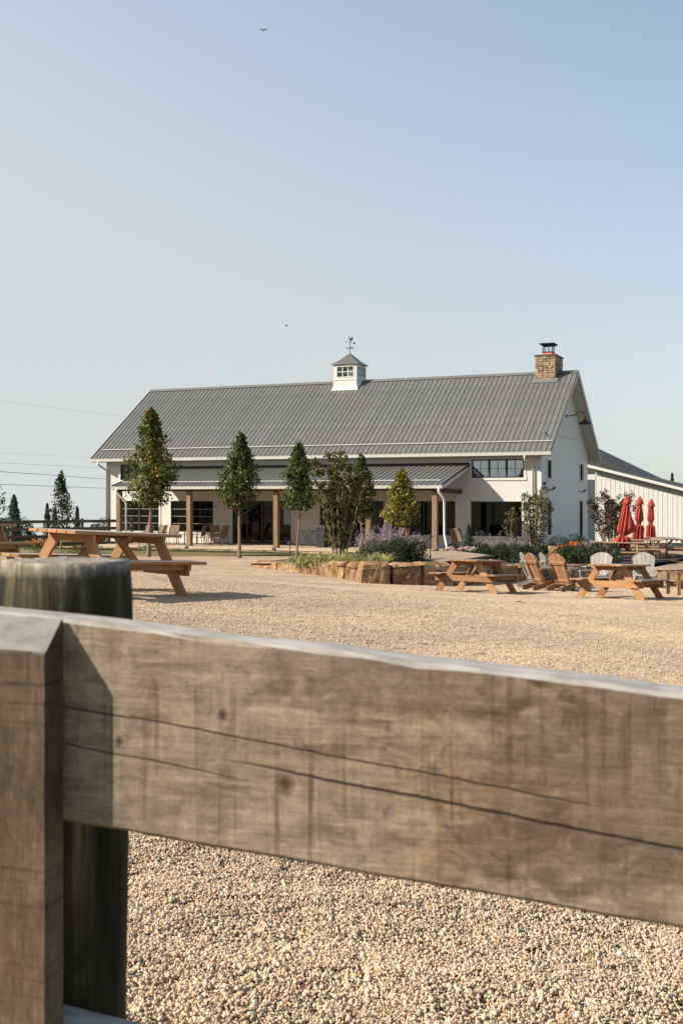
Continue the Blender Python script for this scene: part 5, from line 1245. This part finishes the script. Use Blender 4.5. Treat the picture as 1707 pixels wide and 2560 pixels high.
def small_table(u, v, w, h, lb, mat):
    x, y = wpt(u, v); t = empty('porch_table', (x, y, DECK), -PSI); tag(t, lb, 'table', 'porch tables')
    MB().box(-w, w, -w, w, h - .03, h).build('table_top', mat, t)
    for a in (-1, 1):
        for b in (-1, 1): MB().box(a * w * .85 - .02, a * w * .85 + .02, b * w * .85 - .02, b * w * .85 + .02, 0, h - .03).build('leg', mat, t)
small_table(-18.0, -2.0, .45, .70, 'bronze porch table between the sling chairs', M['bronze'])
small_table(-16.35, -2.7, .16, .45, 'small wooden stool table right of the second post', M['post_wood'])
small_table(-6.6, -2.7, .5, .62, 'dark porch table behind the purple sage', M['iron'])
# folding stand with crossed legs
x, y = wpt(-11.0, -2.2); t = empty('folding_stand', (x, y, DECK), -PSI); tag(t, 'black folding stand with crossed legs beside the bin', 'stand')
MB().box(-.42, .42, -.22, .22, .76, .785).build('table_top', M['iron'], t)
for b in (-.18, .18): MB().tube([(-.26, b, 0), (.26, b, .76)], .013, 6).build('leg', M['iron'], t); MB().tube([(.26, b + .02, 0), (-.26, b + .02, .76)], .013, 6).build('leg', M['iron'], t)
# bin
x, y = wpt(-10.05, -2.6); t = empty('litter_bin', (x, y, DECK), -PSI); tag(t, 'slate grey litter bin with domed lid on the porch', 'bin')
mb = MB(); mb.v = [(a * .22, b * .22, 0) for a, b in ((-1, -1), (1, -1), (1, 1), (-1, 1))] + [(a * .27, b * .27, .74) for a, b in ((-1, -1), (1, -1), (1, 1), (-1, 1))]
mb.f = [(0, 1, 2, 3), (4, 5, 6, 7)] + [(k, (k + 1) % 4, 4 + (k + 1) % 4, 4 + k) for k in range(4)]; mb.build('body', M['plastic'], t, bevel=.03)
mb = MB(); mb.prism([(-.29, -.29, .742), (.29, -.29, .742), (.29, -.27, 1.0), (.20, -.25, 1.08), (-.20, -.25, 1.08), (-.29, -.27, 1.0)], (0, .58, 0)); mb.build('lid', M['plastic'], t, bevel=.03)
MB().box(-.20, .20, -.30, -.292, .80, .96).build('flap', M['iron'], t)
# cream box plinth by the last post
x, y = wpt(-4.75, -3.55); t = empty('menu_box', (x, y, DECK), -PSI - .25); tag(t, 'cream box pedestal left of the last porch post', 'pedestal')
MB().box(-.14, .14, -.14, .14, 0, .44).build('box', simple('cream panel', (.68, .58, .44), (.75, .66, .52), 3, .7), t, bevel=.008); MB().tube([(.06, 0, .44), (.16, 0, .62)], .012, 6).build('handle', M['chair_pale'], t); MB().box(.142, .30, -.10, .10, .0, .40).build('dark_side', M['beam_wood'], t)  # dark block forms the dark side of the box

# path lights
first = None
for (px, d, h, z, lb) in ((725, 38.5, .72, None, 'black path light at the left end of the stone planter'), (1075, 33.0, .72, None, 'tall black path light beside the path'), (1055, 36.5, .48, None, 'short black path light behind the boxwood'), (1184, 40.0, .42, None, 'black path light behind the picnic table'), (1537, 35.3, .5, .45, 'thin path light behind the pale chair'), (1551, 34.9, .36, .45, 'short path light at the terrace end of the bed')):
    x, y = bx(px, d), d
    if z is None: z = soil_a(x, y) if inside(BED_A, x, y) else g(x, y)
    if first is None or abs(h - .72) > .01:
        t = empty('path_light', (x, y, z)); MB().tube([(0, 0, -.05), (0, 0, h - .1)], .013, 8).build('stake', M['iron'], t)
        MB().lathe([(.022, h - .16), (.024, h - .09), (.10, h - .085), (.095, h - .07), (.03, h - .01), (.008, h)], 16).build('hood', M['iron'], t); MB().lathe([(.03, 0), (.03, .10)], 10).build('foot', M['iron'], t)
        if abs(h - .72) < .01: first = t
    else: t = copy_tree(first); t.location = (x, y, z)
    tag(t, lb, 'path light', 'black path lights')

# twig on the gravel
x, y = bx(1300, 17.6), 17.6; y = 18.4; x = bx(1300, y)
t = empty('twig', (x, y, g(x, y) + .015)); tag(t, 'small dark twig lying on the open gravel', 'twig'); MB().tube([(-.10, 0, .01), (-.02, .02, .03), (.09, -.01, .008)], [.009, .012, .004], 6).build('stick', M['bark'], t)

# ------------------------------------------------------------------ far paddock fence
def far_fence():
    root = empty('paddock_fence', (bx(100, 56), 56, 0)); tag(root, 'dark four-rail paddock fence behind the lawn', 'fence'); bpy.context.view_layer.update()
    P = [(bx(px, d), d) for px, d in ((-190, 53.5), (-80, 54.6), (30, 55.8), (118, 56.8), (206, 57.8), (272, 58.5), (330, 59.1))]
    inv = root.matrix_basis.inverted()
    for i, (x, y) in enumerate(P):
        z = g(x, y); o = MB().tube([(x, y, z - .1), (x, y, z + 1.52)], .085, 10).build('post', M['fence_far'], root); o.matrix_parent_inverse = inv
        if i:
            (a, b) = P[i - 1]; za = g(a, b)
            for h in (1.38, 1.0, .62, .24):
                m_ = beam('rail', (a, b - .10, za + h), (x, y - .10, z + h), .04, .15, M['fence_far'], None); m_.parent = root; m_.matrix_parent_inverse = inv
far_fence()

# power lines
WIRE = simple('wire', (.10, .10, .10), (.16, .16, .16), 3, .6)
for k, (y0, y1, d0, d1, r, lb) in enumerate(((1003, 1036, 150, 190, .009, 'highest faint overhead wire in the sky'), (1132, 1147, 150, 190, .008, 'second faint overhead wire, level with the eave'), (1157, 1171, 120, 160, .013, 'third overhead wire from the top'), (1179, 1198, 100, 135, .026, 'fourth and darkest overhead wire'), (1211, 1221, 100, 135, .024, 'lowest overhead wire near the spruce tips'))):
    pts = []
    for t in np.linspace(-1.2, 2.4, 15):
        d = d0 + (d1 - d0) * t; px = 268 * t; py = y0 + (y1 - y0) * t - (1.5 * t * (1 - t)); pts.append((bx(px, d), d, EYE - (py - 1243) / FPX * d))
    o = MB().tube(pts, r, 6).build('power_line', WIRE); tag(o, lb, 'power line', 'overhead wires')

# birds
for (px, py, d, w, lb, rz) in ((659, 76, 90, .34, 'small dark bird gliding high in the sky', .2), (717, 815, 110, .26, 'tiny dark bird low above the barn roof', .9)):
    b = empty('bird', (bx(px, d), d, EYE - (py - 1243) / FPX * d), rz); tag(b, lb, 'bird', 'birds in the sky'); bm_ = M['iron']
    mb = MB(); mb.tube([(0, -.20, .0), (0, -.12, .02), (0, 0, .02), (0, .12, .01), (0, .22, 0)], [.012, .035, .045, .03, .02], 8)
    for s in (-1, 1): mb.prism([(s * .02, -.08, .03), (s * w * .5, -.05, .10), (s * w, .06, .03), (s * w * .5, .07, .09), (s * .02, .08, .03)], (0, 0, .012))
    mb.build('body', bm_, b)

# ------------------------------------------------------------------ foreground fence
RPSI = R(16.9); FD = Vector((-.1528, .819)); TILT = -.073
fx, fy = FD.x, FD.y
ffence = empty('timber_fence', (fx, fy, EYE - .0959 - .15)); ffence.rotation_euler = (0, 0, -RPSI)
tag(ffence, 'weathered timber rail fence with round post close to the camera', 'fence')
# local frame: x along the rail to the right, y away from the camera, z = 0 at the rail's lower edge (at x = 0)
def rail_mesh(name, x0, x1, h, th, seed):
    nx, nz = 130, 6; mb = MB(); rs = random.Random(seed)
    def off(x, k): return .0022 * mnoise.noise(Vector((x * 9, k * 3.1, seed))) + .0011 * mnoise.noise(Vector((x * 42, k * 5.1, seed)))
    ring = []
    for i in range(nx + 1):
        x = x0 + (x1 - x0) * i / nx; sh = TILT * x; e = .003
        prof = [(0, e), (e, 0), (th - e, 0), (th, e), (th, h - e), (th - e, h), (e, h), (0, h - e)]
        ring.append([(x, y + (.6 * off(x, 10 + j)), z + sh + (off(x, 1) if z < h * .5 else off(x, 2)) + (.0016 * mnoise.noise(Vector((x * 30, j, seed))) if j in (6, 7) else 0)) for j, (y, z) in enumerate(prof)])
    for r_ in ring: mb.v += r_
    k = 8
    for i in range(nx):
        for j in range(k): a = i * k + j; b = i * k + (j + 1) % k; mb.f.append((a, b, b + k, a + k))
    mb.f.append(tuple(range(k))); mb.f.append(tuple(nx * k + j for j in range(k)))
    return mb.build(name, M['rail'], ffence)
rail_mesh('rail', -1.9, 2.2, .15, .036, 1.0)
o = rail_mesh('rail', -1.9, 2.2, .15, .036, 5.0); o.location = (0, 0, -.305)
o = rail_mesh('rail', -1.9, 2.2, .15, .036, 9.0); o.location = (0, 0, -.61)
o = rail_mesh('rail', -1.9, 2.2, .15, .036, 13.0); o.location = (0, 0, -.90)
# cleat: upright board with a bevelled head, nailed over the rails
cx1 = -.0566; cx0 = cx1 - .14; ct = .0262; zf = -.1137 + .0959 + .15; zb_ = -.0946 + .0959 + .15
mb = MB(); prof = [(-ct, -1.02), (-.0005, -1.02), (-.0005, zb_ + .002), (-.002, zb_ + .004), (-ct + .001, zf + .001), (-ct, zf - .001)]
N_ = 24
for i in range(N_ + 1):
    x = cx0 + (cx1 - cx0) * i / N_
    for j, (a, b) in enumerate(prof): mb.v.append((x, a + .0006 * mnoise.noise(Vector((x * 60, j, 3))), b - .036 * (x - cx1) * 1.0 * (1 if j > 1 else 0) + .0010 * mnoise.noise(Vector((x * 80, j * 2, 9)))))
for i in range(N_):
    for j in range(6): a = i * 6 + j; b = i * 6 + (j + 1) % 6; mb.f.append((a, b, b + 6, a + 6))
mb.f.append(tuple(range(6))); mb.f.append(tuple(N_ * 6 + j for j in range(6))); mb.build('cleat', M['cleat'], ffence)
for (x, z) in ((cx1 - .058, .064), (cx1 - .105, .04), (cx1 - .06, -.22)):
    MB().lathe([(.0045, 0), (.0045, .002), (.001, .003)], 10).build('nail_head', M['iron'], ffence, (x, -ct - .001, z)).rotation_euler = (R(90), 0, 0)
def round_post(x, ztop, ground, seed):
    n, m = 72, 60; mb = MB(); r0 = .0562
    for j in range(m + 1):
        z = ground + (ztop - ground) * j / m; rr = r0 * (.985 + .015 * (z - ground) / (ztop - ground)); lx = x + .022 * (z - ztop)
        for k in range(n):
            a = 2 * math.pi * k / n; d = .0016 * mnoise.noise(Vector((math.cos(a) * 5, math.sin(a) * 5, z * 2 + seed))) + .0009 * mnoise.noise(Vector((math.cos(a) * 26, math.sin(a) * 26, z * 3)))
            q = rr + d - (.0035 if j == m else (.001 if j == m - 1 else 0))
            mb.v.append((lx + q * math.cos(a), .036 + .0565 + .002 + q * math.sin(a), z + (.0016 * mnoise.noise(Vector((math.cos(a) * 9, math.sin(a) * 9, seed))) if j == m else 0) - (.003 if j == m - 1 and False else 0)))
    for j in range(m):
        for k in range(n): a = j * n + k; b = j * n + (k + 1) % n; mb.f.append((a, b, b + n, a + n))
    # head with end grain rings
    base = m * n; prev = [base + k for k in range(n)]
    for rr in (.8, .55, .3, .1):
        cur = []
        for k in range(n):
            a = 2 * math.pi * k / n; q = .0545 * rr; cur.append(len(mb.v)); mb.v.append((x + q * math.cos(a), .0945 + q * math.sin(a), ztop + .0012 * mnoise.noise(Vector((math.cos(a) * rr * 12, math.sin(a) * rr * 12, 2 + seed)))))
        for k in range(n): mb.f.append((prev[k], prev[(k + 1) % n], cur[(k + 1) % n], cur[k]))
        prev = cur
    mb.f.append(tuple(prev)); mb.build('round_post', M['round_post'], ffence, smooth=True)
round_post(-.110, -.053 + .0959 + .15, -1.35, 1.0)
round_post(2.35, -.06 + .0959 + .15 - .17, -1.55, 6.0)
